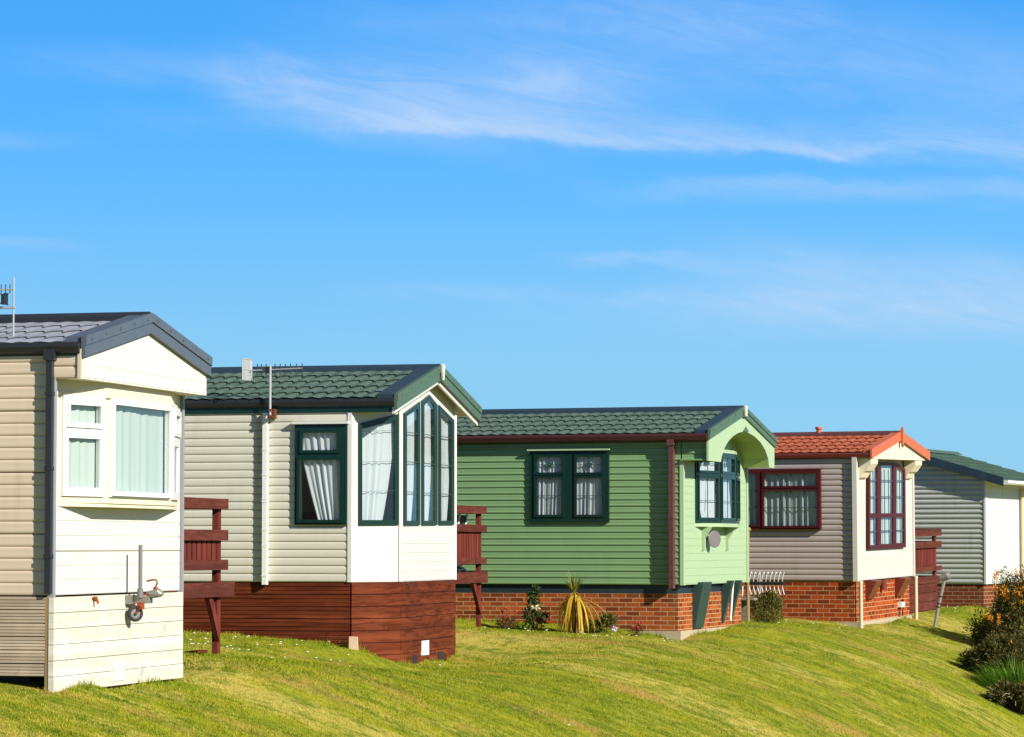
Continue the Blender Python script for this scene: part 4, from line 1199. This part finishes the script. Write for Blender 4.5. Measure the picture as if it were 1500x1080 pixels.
d = c2.sidep(.14); x, b = d.px(395.5, 612); s = 35.3 / F
r = aerial_root(c2, (x, -.14, b), 'television aerial on a rusty bracket above the white drainpipe of the ivory caravan')
MB().tube([(0, 0, 0), (0, 0, 77 * s)], .015, 10).build('mast', 'alu', r)
m = MB().box(-.02, .03, -.02, .10, .0, .02).box(-.02, .02, -.02, .10, .075, .095).tube([(0, 0, -.005), (0, 0, .03)], .022, 10).tube([(0, 0, .07), (0, 0, .10)], .022, 10).box(.018, .045, .02, .11, -.01, .10)
m.build('bracket', 'dark_rust', r)
hb = 71 * s
MB().tube([(-36 * s, 0, hb - .01), (50 * s, 0, hb + .01)], .008, 8).build('boom', 'alu', r)
for k, u in enumerate((375.6, 382, 389, 403, 411, 419, 427, 436, 445)):
    xx = (u - 395.5) * s; MB().tube([(xx, 0, hb - .065), (xx, 0, hb + .065)], .0062, 6).build('element', 'black_plastic', r)
m = MB()
for sg in (-1, 1):
    for q in np.linspace(.02, .16, 6): m.tube([(-32 * s - .03 * q / .16, sg * q, hb - .12), (-32 * s - .03 * q / .16, sg * q, hb + .12)], .0075, 6)
    for zz_ in (-.12, 0, .12): m.tube([(-32 * s, sg * .02, hb + zz_), (-32 * s - .03, sg * .16, hb + zz_)], .0085, 6)
m.build('reflector', 'alu', r)
MB().box(-.05, .0, -.03, .03, hb - .04, hb + .03).build('junction_box', 'black_plastic', r)

p = on_ground(1113, 905, 49.6); s = 49.6 / F
r = empty('tv_aerial', p, (0, 0, -R(20)), 'white aerial of crossed elements on a low pole between the green and taupe caravans', 'aerial')
zb = at(1113, 854.5, 49.6).z - p.z
MB().tube([(.01, 0, -.1), (.0, 0, zb + .20)], .013, 8).build('mast', 'alu', r)
MB().tube([(-.24, 0, zb), (.40, 0, zb)], .026, 8).build('boom', 'black_plastic', r)
for k in range(9):
    xx = -.17 + k * .068
    m = MB()
    for sg in (-1, 1):
        for sx in (-1, 1): m.tube([(xx, 0, zb + sg * .02), (xx, 0, zb + sg * .07), (xx + sx * .033, -.012 * sx, zb + sg * .18)], .0075, 6)
    m.build('element', 'white_plastic', r)

# ================================================================== small garden things
p = on_ground(1089, 906, 47.6)
r = empty('bird_table', p, (0, 0, -R(15)), 'weathered grey bird table at the corner of the brick base', 'bird table')
zt = at(1089, 877, 47.6).z - p.z
MB().box(-.05, .05, -.05, .05, -.1, zt - .02).build('post', 'grey_timber', r)
MB().box(-.16, .19, -.16, .16, zt - .025, zt + .01).box(-.16, .19, -.17, -.155, zt - .02, zt + .04).build('shelf', 'grey_timber', r)
for xx in (-.08, .0, .09): MB().tube([(xx, -.1, zt), (xx + .01, -.1, zt + .19)], .011, 8).build('upright', 'white_plastic', r)
p = on_ground(1096, 908, 47.3)
r = empty('garden_post', p, (0, 0, 0), 'yellowish wooden pole with a ball finial against the pale green corner', 'pole')
zt = at(1096, 779, 47.3).z - p.z
MB().tube([(0, 0, -.1), (-.005, 0, zt * .5), (.004, 0, zt)], [.027, .025, .025], 10).build('pole', 'old_timber', r)
m = MB().tube([(.004, 0, zt - .01), (.004, 0, zt + .01), (.004, 0, zt + .035), (.004, 0, zt + .06), (.004, 0, zt + .07)], [.02, .038, .045, .034, .01], 12)
m.build('finial', 'old_timber', r, True)
m = MB()
for t in (.55, .72, .86): m.tube([(.002, 0, zt * t), (.002, 0, zt * t + .02)], .034, 10)
m.build('collar', 'old_timber', r)

p = on_ground(1367.5, 917, 53.8); s = 53.8 / F
r = empty('garden_lamp', p, (0, 0, 0), 'leaning galvanised garden lamp on a slender pole in the grass', 'lamp')
hd = at(1384, 848, 53.8) - p
MB().tube([(0, 0, -.1), tuple(hd * .5), tuple(hd)], .030, 10).build('pole', 'galv', r)
m = MB()
for t in (.40, .47, .62): m.tube([tuple(hd * t), tuple(hd * (t + .025))], .037, 10)
m.build('clamp', 'black_plastic', r)
m = MB().tube([tuple(hd + Vector((-.075, .02, -.03))), tuple(hd + Vector((-.06, .02, .0))), tuple(hd + Vector((.05, -.02, .055))), tuple(hd + Vector((.085, -.03, .06)))], [.03, .062, .075, .06], 14)
m.build('lamp_head', 'galv', r, False)

# small round dish under the green caravan's sill
pl = c3.endp(.15); y, b = pl.px(1050.5, 790)
r = empty('satellite_dish', c3.world((.0, y, b)), (0, 0, c3.root.rotation_euler.z), 'small round grey dish below the pale green window sill', 'dish')
ax = Vector((.86, -.50, 0)).normalized(); m = MB()
MB().tube([(0, 0, 0), Vector((.10, -.02, 0))], .018, 8).build('bracket', 'galv', r)
m.tube([Vector((.11, -.02, 0)) + ax * q for q in (-.01, .0, .012, .016)], [.06, .118, .122, .112], 28); m.build('dish', 'dish_grey', r)

# block and plank
p = on_ground(517.5, 950, 35.25)
m = MB().hexa([(-.05, -.06, -.05), (.06, -.06, -.05), (.06, .05, -.05), (-.05, .05, -.05), (-.045, -.05, .13), (.045, -.055, .12), (.05, .04, .13), (-.05, .045, .135)])
M['pink_stone'] = paint('pink_stone', (.55, .40, .28), .9, .15, 9, bmp=.5)
o = m.build('stone_block', 'pink_stone'); o.location = p; tag(o, 'small pinkish stone block at the corner of the brown timber skirting', 'stone')
q = on_ground(252, 953, 30.8); e = on_ground(289, 962, 29.2) - q
m = MB().prism([(0, 0, 0), (.09, .03, 0), (.09, .03, .03), (0, 0, .03)], tuple(e)); o = m.build('plank', 'skirt_brown'); o.location = q + Vector((0, 0, .02))
tag(o, 'thin brown plank lying in the grass beside the balcony leg', 'plank')

# ================================================================== plants
M['leaf_dark'] = leafmat('leaf_dark', [(.012, .030, .008), (.03, .065, .014), (.07, .11, .022), (.13, .15, .03)])
M['leaf_red'] = leafmat('leaf_red', [(.09, .03, .012), (.16, .06, .02), (.12, .10, .02), (.22, .12, .03)])
M['leaf_olive'] = leafmat('leaf_olive', [(.05, .06, .012), (.11, .115, .018), (.17, .155, .03), (.24, .19, .05)])
M['leaf_gorse'] = leafmat('leaf_gorse', [(.022, .030, .008), (.055, .062, .012), (.095, .09, .018), (.17, .125, .03)])
M['leaf_grass'] = leafmat('leaf_grass', [(.04, .12, .008), (.08, .20, .012), (.14, .27, .02), (.22, .29, .04)])
M['strap_yellow'] = leafmat('strap_yellow', [(.36, .22, .018), (.52, .34, .025), (.62, .42, .06), (.44, .28, .05)], .35)
M['strap_green'] = leafmat('strap_green', [(.10, .15, .015), (.20, .22, .025), (.30, .27, .04)], .35)
M['gorse_flower'] = leafmat('gorse_flower', [(.55, .18, .012), (.68, .28, .015), (.74, .40, .03)], .25)
M['red_flower'] = leafmat('red_flower', [(.42, .03, .025), (.55, .07, .06)], .25)
M['pale_flower'] = leafmat('pale_flower', [(.72, .62, .30), (.80, .76, .62)], .3)
M['lilac_flower'] = leafmat('lilac_flower', [(.50, .42, .72), (.78, .74, .85)], .3)
M['stem'] = paint('stem', (.10, .065, .035), .85, .3, 15)
M['twig_grey'] = paint('twig_grey', (.34, .27, .17), .85, .25, 15)

def leaf_cloud(mb, blobs, n, ln, wd, up=.2, shell_=.55):
    for _ in range(n):
        c, r = random.choice(blobs)
        d = Vector((random.gauss(0, 1), random.gauss(0, 1), random.gauss(0, 1))).normalized()
        q = random.uniform(shell_, 1.05)
        p = Vector(c) + Vector((d.x * r[0], d.y * r[1], d.z * r[2])) * q
        if p.z < -.01: p.z = random.uniform(0, .05)
        t = (d + Vector((random.gauss(0, .6), random.gauss(0, .6), random.gauss(0, .6) + up))).normalized()
        sdv = t.cross(Vector((random.gauss(0, 1), random.gauss(0, 1), random.gauss(0, 1)))).normalized()
        l, w_ = ln * random.uniform(.6, 1.4), wd * random.uniform(.7, 1.3) * .5
        mb.add([p, p + t * l * .5 + sdv * w_, p + t * l, p + t * l * .5 - sdv * w_], [(0, 1, 2, 3)])
    return mb

def strap(mb, base, d, L, w_, droop, n=7):
    p = Vector(base); d = Vector(d).normalized(); sd = d.cross(Vector((0, 0, 1)))
    sd = sd.normalized() if sd.length > .05 else Vector((1, 0, 0)); vs = []
    for i in range(n + 1):
        t = i / n; ww = w_ * (.55 + .45 * math.sin(min(1, t * 2.2) * 1.57)) * (1 - t ** 3) + .0008
        vs += [p - sd * ww, p + sd * ww]
        d = (d + Vector((0, 0, -droop / n))).normalized(); p = p + d * L / n
    mb.add(vs, [(2 * i, 2 * i + 1, 2 * i + 3, 2 * i + 2) for i in range(n)])

def plant(name, p, label, cat, group=None): return empty(name, p, (0, 0, 0), label, cat, group)

r = plant('flowering_plant', on_ground(741, 927, 42.95), 'low reddish plant with two red blooms beside the balcony leg', 'plant')
leaf_cloud(MB(), [((0, 0, .09), (.15, .14, .09)), ((-.07, 0, .14), (.07, .07, .07)), ((.06, 0, .13), (.1, .08, .06))], 420, .035, .016, .4, .2).build('foliage', 'leaf_red', r, fix=False)
m = MB(); fl = MB()
for k in range(12):
    a = random.uniform(0, 6.28); e = Vector((.14 * math.cos(a), .1 * math.sin(a), random.uniform(.12, .24))); m.tube([(0, 0, 0), e * .5 + Vector((0, 0, .03)), e], .004, 5)
for e in ((.01, -.05, .32), (.14, -.05, .27), (-.05, 0, .27)):
    m.tube([(0, 0, 0), Vector(e) * .5, e], .004, 5); leaf_cloud(MB(), [(e, (.015, .015, .015))], 28, .024, .02).build('flower', 'red_flower', r, fix=False)
m.build('stem', 'stem', r)

r = plant('leafy_shrub', on_ground(783, 927, 42.9), 'dark glossy shrub with a pointed top and pale flowers in front of the bricks', 'shrub')
bl = [((0, 0, .14), (.17, .15, .13)), ((-.06, 0, .24), (.11, .1, .1)), ((.11, 0, .2), (.08, .08, .08)), ((.0, 0, .36), (.09, .08, .09)), ((-.02, 0, .48), (.07, .06, .08)), ((.01, 0, .57), (.035, .035, .07))]
leaf_cloud(MB(), bl, 900, .05, .026, .2, .3).build('foliage', 'leaf_dark', r, fix=False)
m = MB()
for k in range(8):
    e = Vector((random.uniform(-.12, .12), random.uniform(-.1, .1), random.uniform(.2, .45))); m.tube([(.0, 0, -.03), e * .5, e], .006, 5)
m.tube([(0, 0, 0), (-.02, 0, .4), (-.01, 0, .64)], .006, 5); m.tube([(.1, -.1, -.03), (.09, -.08, .18)], .008, 6); m.build('stem', 'stem', r)
for e, q in (((.04, -.1, .34), .022), ((-.03, -.1, .33), .012), ((.13, -.08, .2), .012)): leaf_cloud(MB(), [(e, (q, q, q))], 30, .028, .024).build('flower', 'pale_flower', r, fix=False)

r = plant('cordyline', on_ground(843, 929, 42.6), 'yellow cabbage palm with drooping strap leaves in front of the bricks', 'palm plant')
MB().tube([(0, 0, -.05), (.01, 0, .25), (-.02, 0, .55)], [.035, .03, .022], 8).build('stem', 'stem', r)
m = MB()
for k in range(120):
    a = random.uniform(0, 6.28); h = random.uniform(.38, .58); o = Vector((math.cos(a), math.sin(a), random.uniform(-.3, .7)))
    strap(m, (-.01, 0, h), o, random.uniform(.46, .70), random.uniform(.008, .015), random.uniform(2.4, 5.5))
for a0, L in (((.8, -.4, .12), .60), ((.9, -.3, -.25), .55), ((-.7, -.5, .1), .42), ((.8, -.2, -.55), .55)): strap(m, (-.01, 0, .48), a0, L, .013, 1.1)
m.build('dry_leaves', 'strap_yellow', r, fix=False)
m = MB()
for k in range(34):
    a = random.uniform(0, 6.28); o = Vector((math.cos(a) * .40, math.sin(a) * .4, 1)); strap(m, (-.02, 0, .52), o, random.uniform(.22, .40), random.uniform(.006, .011), random.uniform(.2, 1.6))
for a0, L in (((.42, 0, 1), .46), ((1, -.2, .28), .62), ((1, -.1, .10), .66), ((-.15, 0, 1), .34), ((.15, 0, 1), .36), ((.9, -.3, .4), .5)): strap(m, (-.01, 0, .53), a0, L, .010, .55)
m.build('fresh_leaves', 'strap_green', r, fix=False)

r = plant('leafy_plant', on_ground(883, 927, 42.75), 'low bushy green plant with a lilac flower under the yellow palm leaves', 'plant')
leaf_cloud(MB(), [((0, 0, .1), (.2, .15, .1)), ((.08, 0, .17), (.13, .1, .08)), ((-.12, 0, .09), (.1, .1, .08))], 620, .06, .02, .6, .2).build('foliage', 'leaf_dark', r, fix=False)
leaf_cloud(MB(), [((.08, -.05, .20), (.14, .08, .06))], 120, .05, .018, .8, .2).build('young_leaves', 'leaf_olive', r, fix=False)
leaf_cloud(MB(), [((.16, -.12, .06), (.025, .02, .025))], 40, .03, .026).build('flower', 'lilac_flower', r, fix=False)

r = plant('flowering_plant', on_ground(931, 929, 42.55), 'tiny red flowered plant near the corner of the brick base', 'plant')
leaf_cloud(MB(), [((0, 0, .06), (.10, .1, .07)), ((.05, 0, .11), (.07, .06, .05))], 260, .03, .014, .4, .2).build('foliage', 'leaf_red', r, fix=False)
m = MB(); fl = MB()
for e in ((.08, -.05, .2), (.02, -.04, .18), (-.02, -.06, .13), (.04, -.06, .12), (-.05, -.03, .1)):
    m.tube([(0, 0, -.02), Vector(e) * .5, e], .0035, 5); leaf_cloud(MB(), [(e, (.012, .012, .012))], 24, .022, .019).build('flower', 'red_flower', r, fix=False)
m.build('stem', 'stem', r)

r = plant('round_bush', on_ground(1122, 919, 48.7), 'rounded olive green bush under the white crossed aerial', 'bush')
bl = [((0, 0, .24), (.26, .24, .22)), ((-.1, 0, .34), (.16, .15, .16)), ((.12, 0, .34), (.16, .15, .15)), ((.0, -.1, .14), (.26, .2, .13)), ((.05, 0, .44), (.1, .1, .1))]
leaf_cloud(MB(), bl, 5600, .048, .013, .7, .35).build('foliage', 'leaf_olive', r, fix=False)
m = MB()
for k in range(16):
    a = random.uniform(0, 6.28); e = Vector((.22 * math.cos(a), .2 * math.sin(a), random.uniform(.25, .5))); m.tube([(0, 0, -.04), e * .55, e], .006, 5)
m.build('stem', 'stem', r)

def gorse(p, label, rx, rz, n, flowers, seed, name='gorse_bush', ry=None):
    random.seed(seed); ry = ry or rx * .8
    r = plant(name, p, label, 'gorse bush', 'gorse bushes at the foot of the bank')
    blobs = []
    for k in range(42):
        a = random.uniform(0, 6.28); q = random.uniform(.2, 1) ** .6; z = random.uniform(.12, 1)
        k_ = math.sqrt(max(.05, 1 - (z * .82) ** 2)); s = random.uniform(.15, .28)
        blobs.append(((rx * q * k_ * math.cos(a), ry * q * k_ * math.sin(a), rz * z * .86), (rx * s * 1.1, ry * s * 1.1, rz * s)))
    leaf_cloud(MB(), blobs, int(n * 1.7), .055, .017, .5, .15).build('foliage', 'leaf_gorse', r, fix=False)
    m = MB()
    for c, rr in blobs:
        e = Vector(c) * 1.12; mid = Vector(c) * .5 + Vector((random.uniform(-.05, .05), random.uniform(-.05, .05), -.03))
        m.tube([(0, 0, -.08), mid, e], [.014, .009, .004], 5)
    m.build('stem', 'stem', r)
    m = MB()
    for k in range(12):
        a = random.uniform(2.2, 5.6); st = Vector((rx * .55 * math.cos(a), ry * .6 * math.sin(a), rz * random.uniform(.1, .7))); e = st + Vector((math.cos(a) * .25, math.sin(a) * .25, random.uniform(-.05, .22)))
        MB().tube([st, st.lerp(e, .5) + Vector((0, 0, .03)), e], [.006, .005, .002], 5).build('twig', 'twig_grey', r)
    if flowers:
        top = [b for b in blobs if b[0][2] > rz * flowers[1]] or blobs
        fl = MB(); clus = []
        for k in range(flowers[2]):
            c, rr = random.choice(top); a = random.uniform(0, 6.28)
            d = Vector((math.cos(a), math.sin(a) - .3, random.uniform(.1, 1.2))).normalized()
            clus.append((tuple(Vector(c) + Vector((d.x * rr[0], d.y * rr[1], d.z * rr[2])) * 1.05), (.035, .035, .05)))
        leaf_cloud(fl, clus, flowers[0], .026, .022, .3, .1).build('flower', 'gorse_flower', r, fix=False)
    return r
gorse(hit(1494, 968), 'tall dark gorse bush with orange blossom across its top before the white chalet wall', .80, 1.40, 24000, (3900, .42, 170), 101)
gorse(hit(1466, 1000), 'low sprawling gorse bush with bare pale twigs, nearest the garden lamp', .58, .74, 14000, (150, .2, 12), 102)
gorse(hit(1500, 985), 'low dark gorse bush standing just behind the long green grass', .62, .62, 9000, (160, .2, 12), 103)
gorse(hit(1490, 1044), 'small dark gorse bush lowest on the bank, below the long green grass', .46, .42, 8000, (40, .2, 4), 104)
r = plant('grass_tussock', hit(1480, 1018), 'clump of long bright green grass growing among the gorse', 'grass clump')
random.seed(55); m = MB()
for k in range(2600):
    a = random.uniform(0, 6.28); q = math.sqrt(random.random()); b = Vector((.55 * q * math.cos(a), .5 * q * math.sin(a), -.02 - .12 * q * math.cos(a)))
    strap(m, b, (math.cos(a) * .5 * q - .15, math.sin(a) * .5 * q, 1), random.uniform(.30, .66) * (1.15 - .5 * q), .0055, random.uniform(.6, 2.4), 5)
m.build('blades', 'leaf_grass', r, fix=False)

# ================================================================== sky, sun, camera
W = bpy.data.worlds.new('World'); S.world = W; W.use_nodes = True; nt = W.node_tree; X.nt = nt
bg = nt.nodes['Background']; tc = nt.nodes.new('ShaderNodeTexCoord'); dirv = tc.outputs['Generated']
sky = nt.nodes.new('ShaderNodeTexSky'); sky.sky_type = 'NISHITA'; sky.sun_disc = False
sky.sun_elevation = SUN_EL; sky.sun_rotation = math.pi / 2 - SUN_AZ
sky.air_density = 1.0; sky.dust_density = .4; sky.ozone_density = 2.0
vm = nt.nodes.new('ShaderNodeVectorMath'); vm.operation = 'SCALE'; nt.links.new(sky.outputs[0], vm.inputs[0]); vm.inputs[3].default_value = 1.0
x, y, z = sep(dirv)
hz = X.m('MAXIMUM', z, 0.0)
# clear sky colour by elevation near the horizon (a deep, dry spring sky), merging into the model sky higher up
K = 10.0
ramp = nt.nodes.new('ShaderNodeValToRGB'); nt.links.new((hz * 4.0).s, ramp.inputs[0]); E = ramp.color_ramp.elements
stops = [(0.0, (.32, .64, .86)), (.23, (.27, .62, .92)), (.32, (.22, .58, .96)), (.44, (.141, .515, 1.0)), (.57, (.095, .45, 1.0)), (.70, (.07, .395, .96)), (1.0, (.04, .28, .82))]
E[0].position, E[0].color = stops[0][0], (*stops[0][1], 1); E[1].position, E[1].color = 1.0, (*stops[-1][1], 1)
for pz, cc in stops[1:-1]: n_ = E.new(pz); n_.color = (*cc, 1)
yy = X.m('MAXIMUM', y, .05); az, el = x / yy, z / yy
front = smooth(y, .2, .5)
def pxaz(u): return (u - 750) / F
def pxel(v): return (800 - v) / F
def streak(u0, v0, u1, v1, wu, wd_, fade0, fade1, amp, tex):
    """soft cloud band from (u0,v0) to (u1,v1) with unequal upper and lower widths, faded at both ends"""
    k = (pxel(v1) - pxel(v0)) / (pxaz(u1) - pxaz(u0))
    dz = el - ((az - pxaz(u0)) * k + pxel(v0)) + edge
    up = smooth(dz, wu / F, 0.0) ; dn = smooth(dz, -wd_ / F, 0.0)
    return up * dn * smooth(az, pxaz(u0 - fade0), pxaz(u0 + fade0)) * smooth(az, pxaz(u1 + fade1), pxaz(u1 - fade1)) * amp * tex
wisp = noise(combine(az * 16.0, (el + az * .12) * 95.0, 1.3), 1.0, 6, .6, .6)
soft = noise(combine(az * 14.0, el * 34.0, 4.1), 1.0, 5, .55, .4)
edge = (noise(combine(az * 20.0 + el * 10.0, el * 45.0 + az * 3.0, 2.2), 1.0, 6, .62, .5) - .5) * .015
t1 = smooth(wisp * .55 + soft * .45, .28, .74); t2 = smooth(soft, .22, .78) * .6 + t1 * .4
fib = noise(combine(az * 26.0 + el * 30.0, (el + az * .14) * 110.0, 9.0), 1.0, 7, .66, 1.1)
t1 = t1 * .55 + smooth(fib, .32, .66) * .45; t2 = t2 * .55 + smooth(fib, .32, .66) * .45
t1 = t1 * .85 + .15; t2 = t2 * .85 + .15
cl = streak(330, 118, 640, 190, 90, 62, 90, 300, .50, t2)
cl = cl + streak(470, 150, 960, 195, 160, 46, 160, 260, .42, t2)
cl = cl + streak(720, 105, 900, 122, 75, 70, 120, 110, .40, t2 * .6 + .3)
cl = cl + streak(560, 186, 940, 208, 40, 14, 200, 160, .30, t1)
cl = cl + streak(860, 202, 1600, 228, 70, 18, 240, 50, .42, t1 * .7 + .15)
cl = cl + streak(1080, 214, 1600, 222, 24, 12, 160, 50, .26, t1)
cl = cl + streak(1250, 228, 1600, 252, 30, 16, 160, 50, .25, t1)
cl = cl + streak(930, 274, 1600, 272, 22, 34, 140, 50, .34, t1 * .8 + .1)
cl = cl + streak(860, 40, 1600, 150, 150, 110, 280, 50, .30, t2 * .8 + .1)
cl = cl + streak(500, 20, 1200, 30, 60, 60, 240, 240, .16, t2)
cl = cl + streak(840, 370, 1040, 384, 14, 18, 80, 100, .34, t1)
cl = cl + streak(1060, 400, 1600, 425, 80, 90, 160, 50, .46, t2 * .6 + .25)
cl = cl + streak(1040, 455, 1600, 470, 60, 60, 200, 50, .30, t1)
cl = cl + streak(890, 438, 970, 438, 14, 14, 50, 50, .20, t1 * .6 + .3)
cl = cl + streak(520, 424, 800, 432, 18, 22, 110, 140, .18, t1)
cl = cl + streak(700, 440, 1300, 470, 60, 60, 220, 200, .14, t2)
cl = cl + streak(-300, 345, 90, 356, 14, 18, 60, 90, .22, t1)
cl = cl + streak(-200, 200, 90, 205, 22, 22, 60, 90, .16, t1)
cl = cl + streak(60, 92, 340, 108, 50, 36, 160, 110, .20, t2)
cl = cl + streak(180, 165, 480, 190, 26, 26, 120, 120, .12, t1)
cl = X.m('MINIMUM', cl * front * 1.12, .85)
low = ramp.outputs[0]
skyc = mixc(cl, low, (.60, .74, .95))
sc_ = nt.nodes.new('ShaderNodeVectorMath'); sc_.operation = 'SCALE'; nt.links.new(skyc, sc_.inputs[0]); sc_.inputs[3].default_value = K
SKY_GAIN = sc_
fin = mixc(smooth(z, .19, .36), sc_.outputs[0], vm.outputs[0])
nt.links.new(fin, bg.inputs['Color']); bg.inputs['Strength'].default_value = .05

EXPOSURE = .7
sc_.inputs[3].default_value = 1.0 / (.05 * 2 ** EXPOSURE)
sl = bpy.data.lights.new('sun', 'SUN'); sl.energy = 5.0; sl.angle = R(.5); sl.color = (1.0, .93, .82)
so = bpy.data.objects.new('sun', sl); COL.objects.link(so); so.rotation_euler = TO_SUN.to_track_quat('Z', 'Y').to_euler(); so.location = TO_SUN * 60

cd = bpy.data.cameras.new('camera'); co = bpy.data.objects.new('camera', cd); COL.objects.link(co)
co.rotation_euler = (math.pi / 2 + PITCH, 0, 0); cd.sensor_fit = 'HORIZONTAL'; cd.sensor_width = 36; cd.lens = F / 1500 * 36
cd.clip_start = .5; cd.clip_end = 8000; S.camera = co
S.view_settings.view_transform = 'Standard'; S.view_settings.look = 'None'; S.view_settings.exposure = EXPOSURE; S.view_settings.gamma = 1
S.cycles.max_bounces = 10; S.cycles.transparent_max_bounces = 16; S.cycles.sample_clamp_indirect = 6
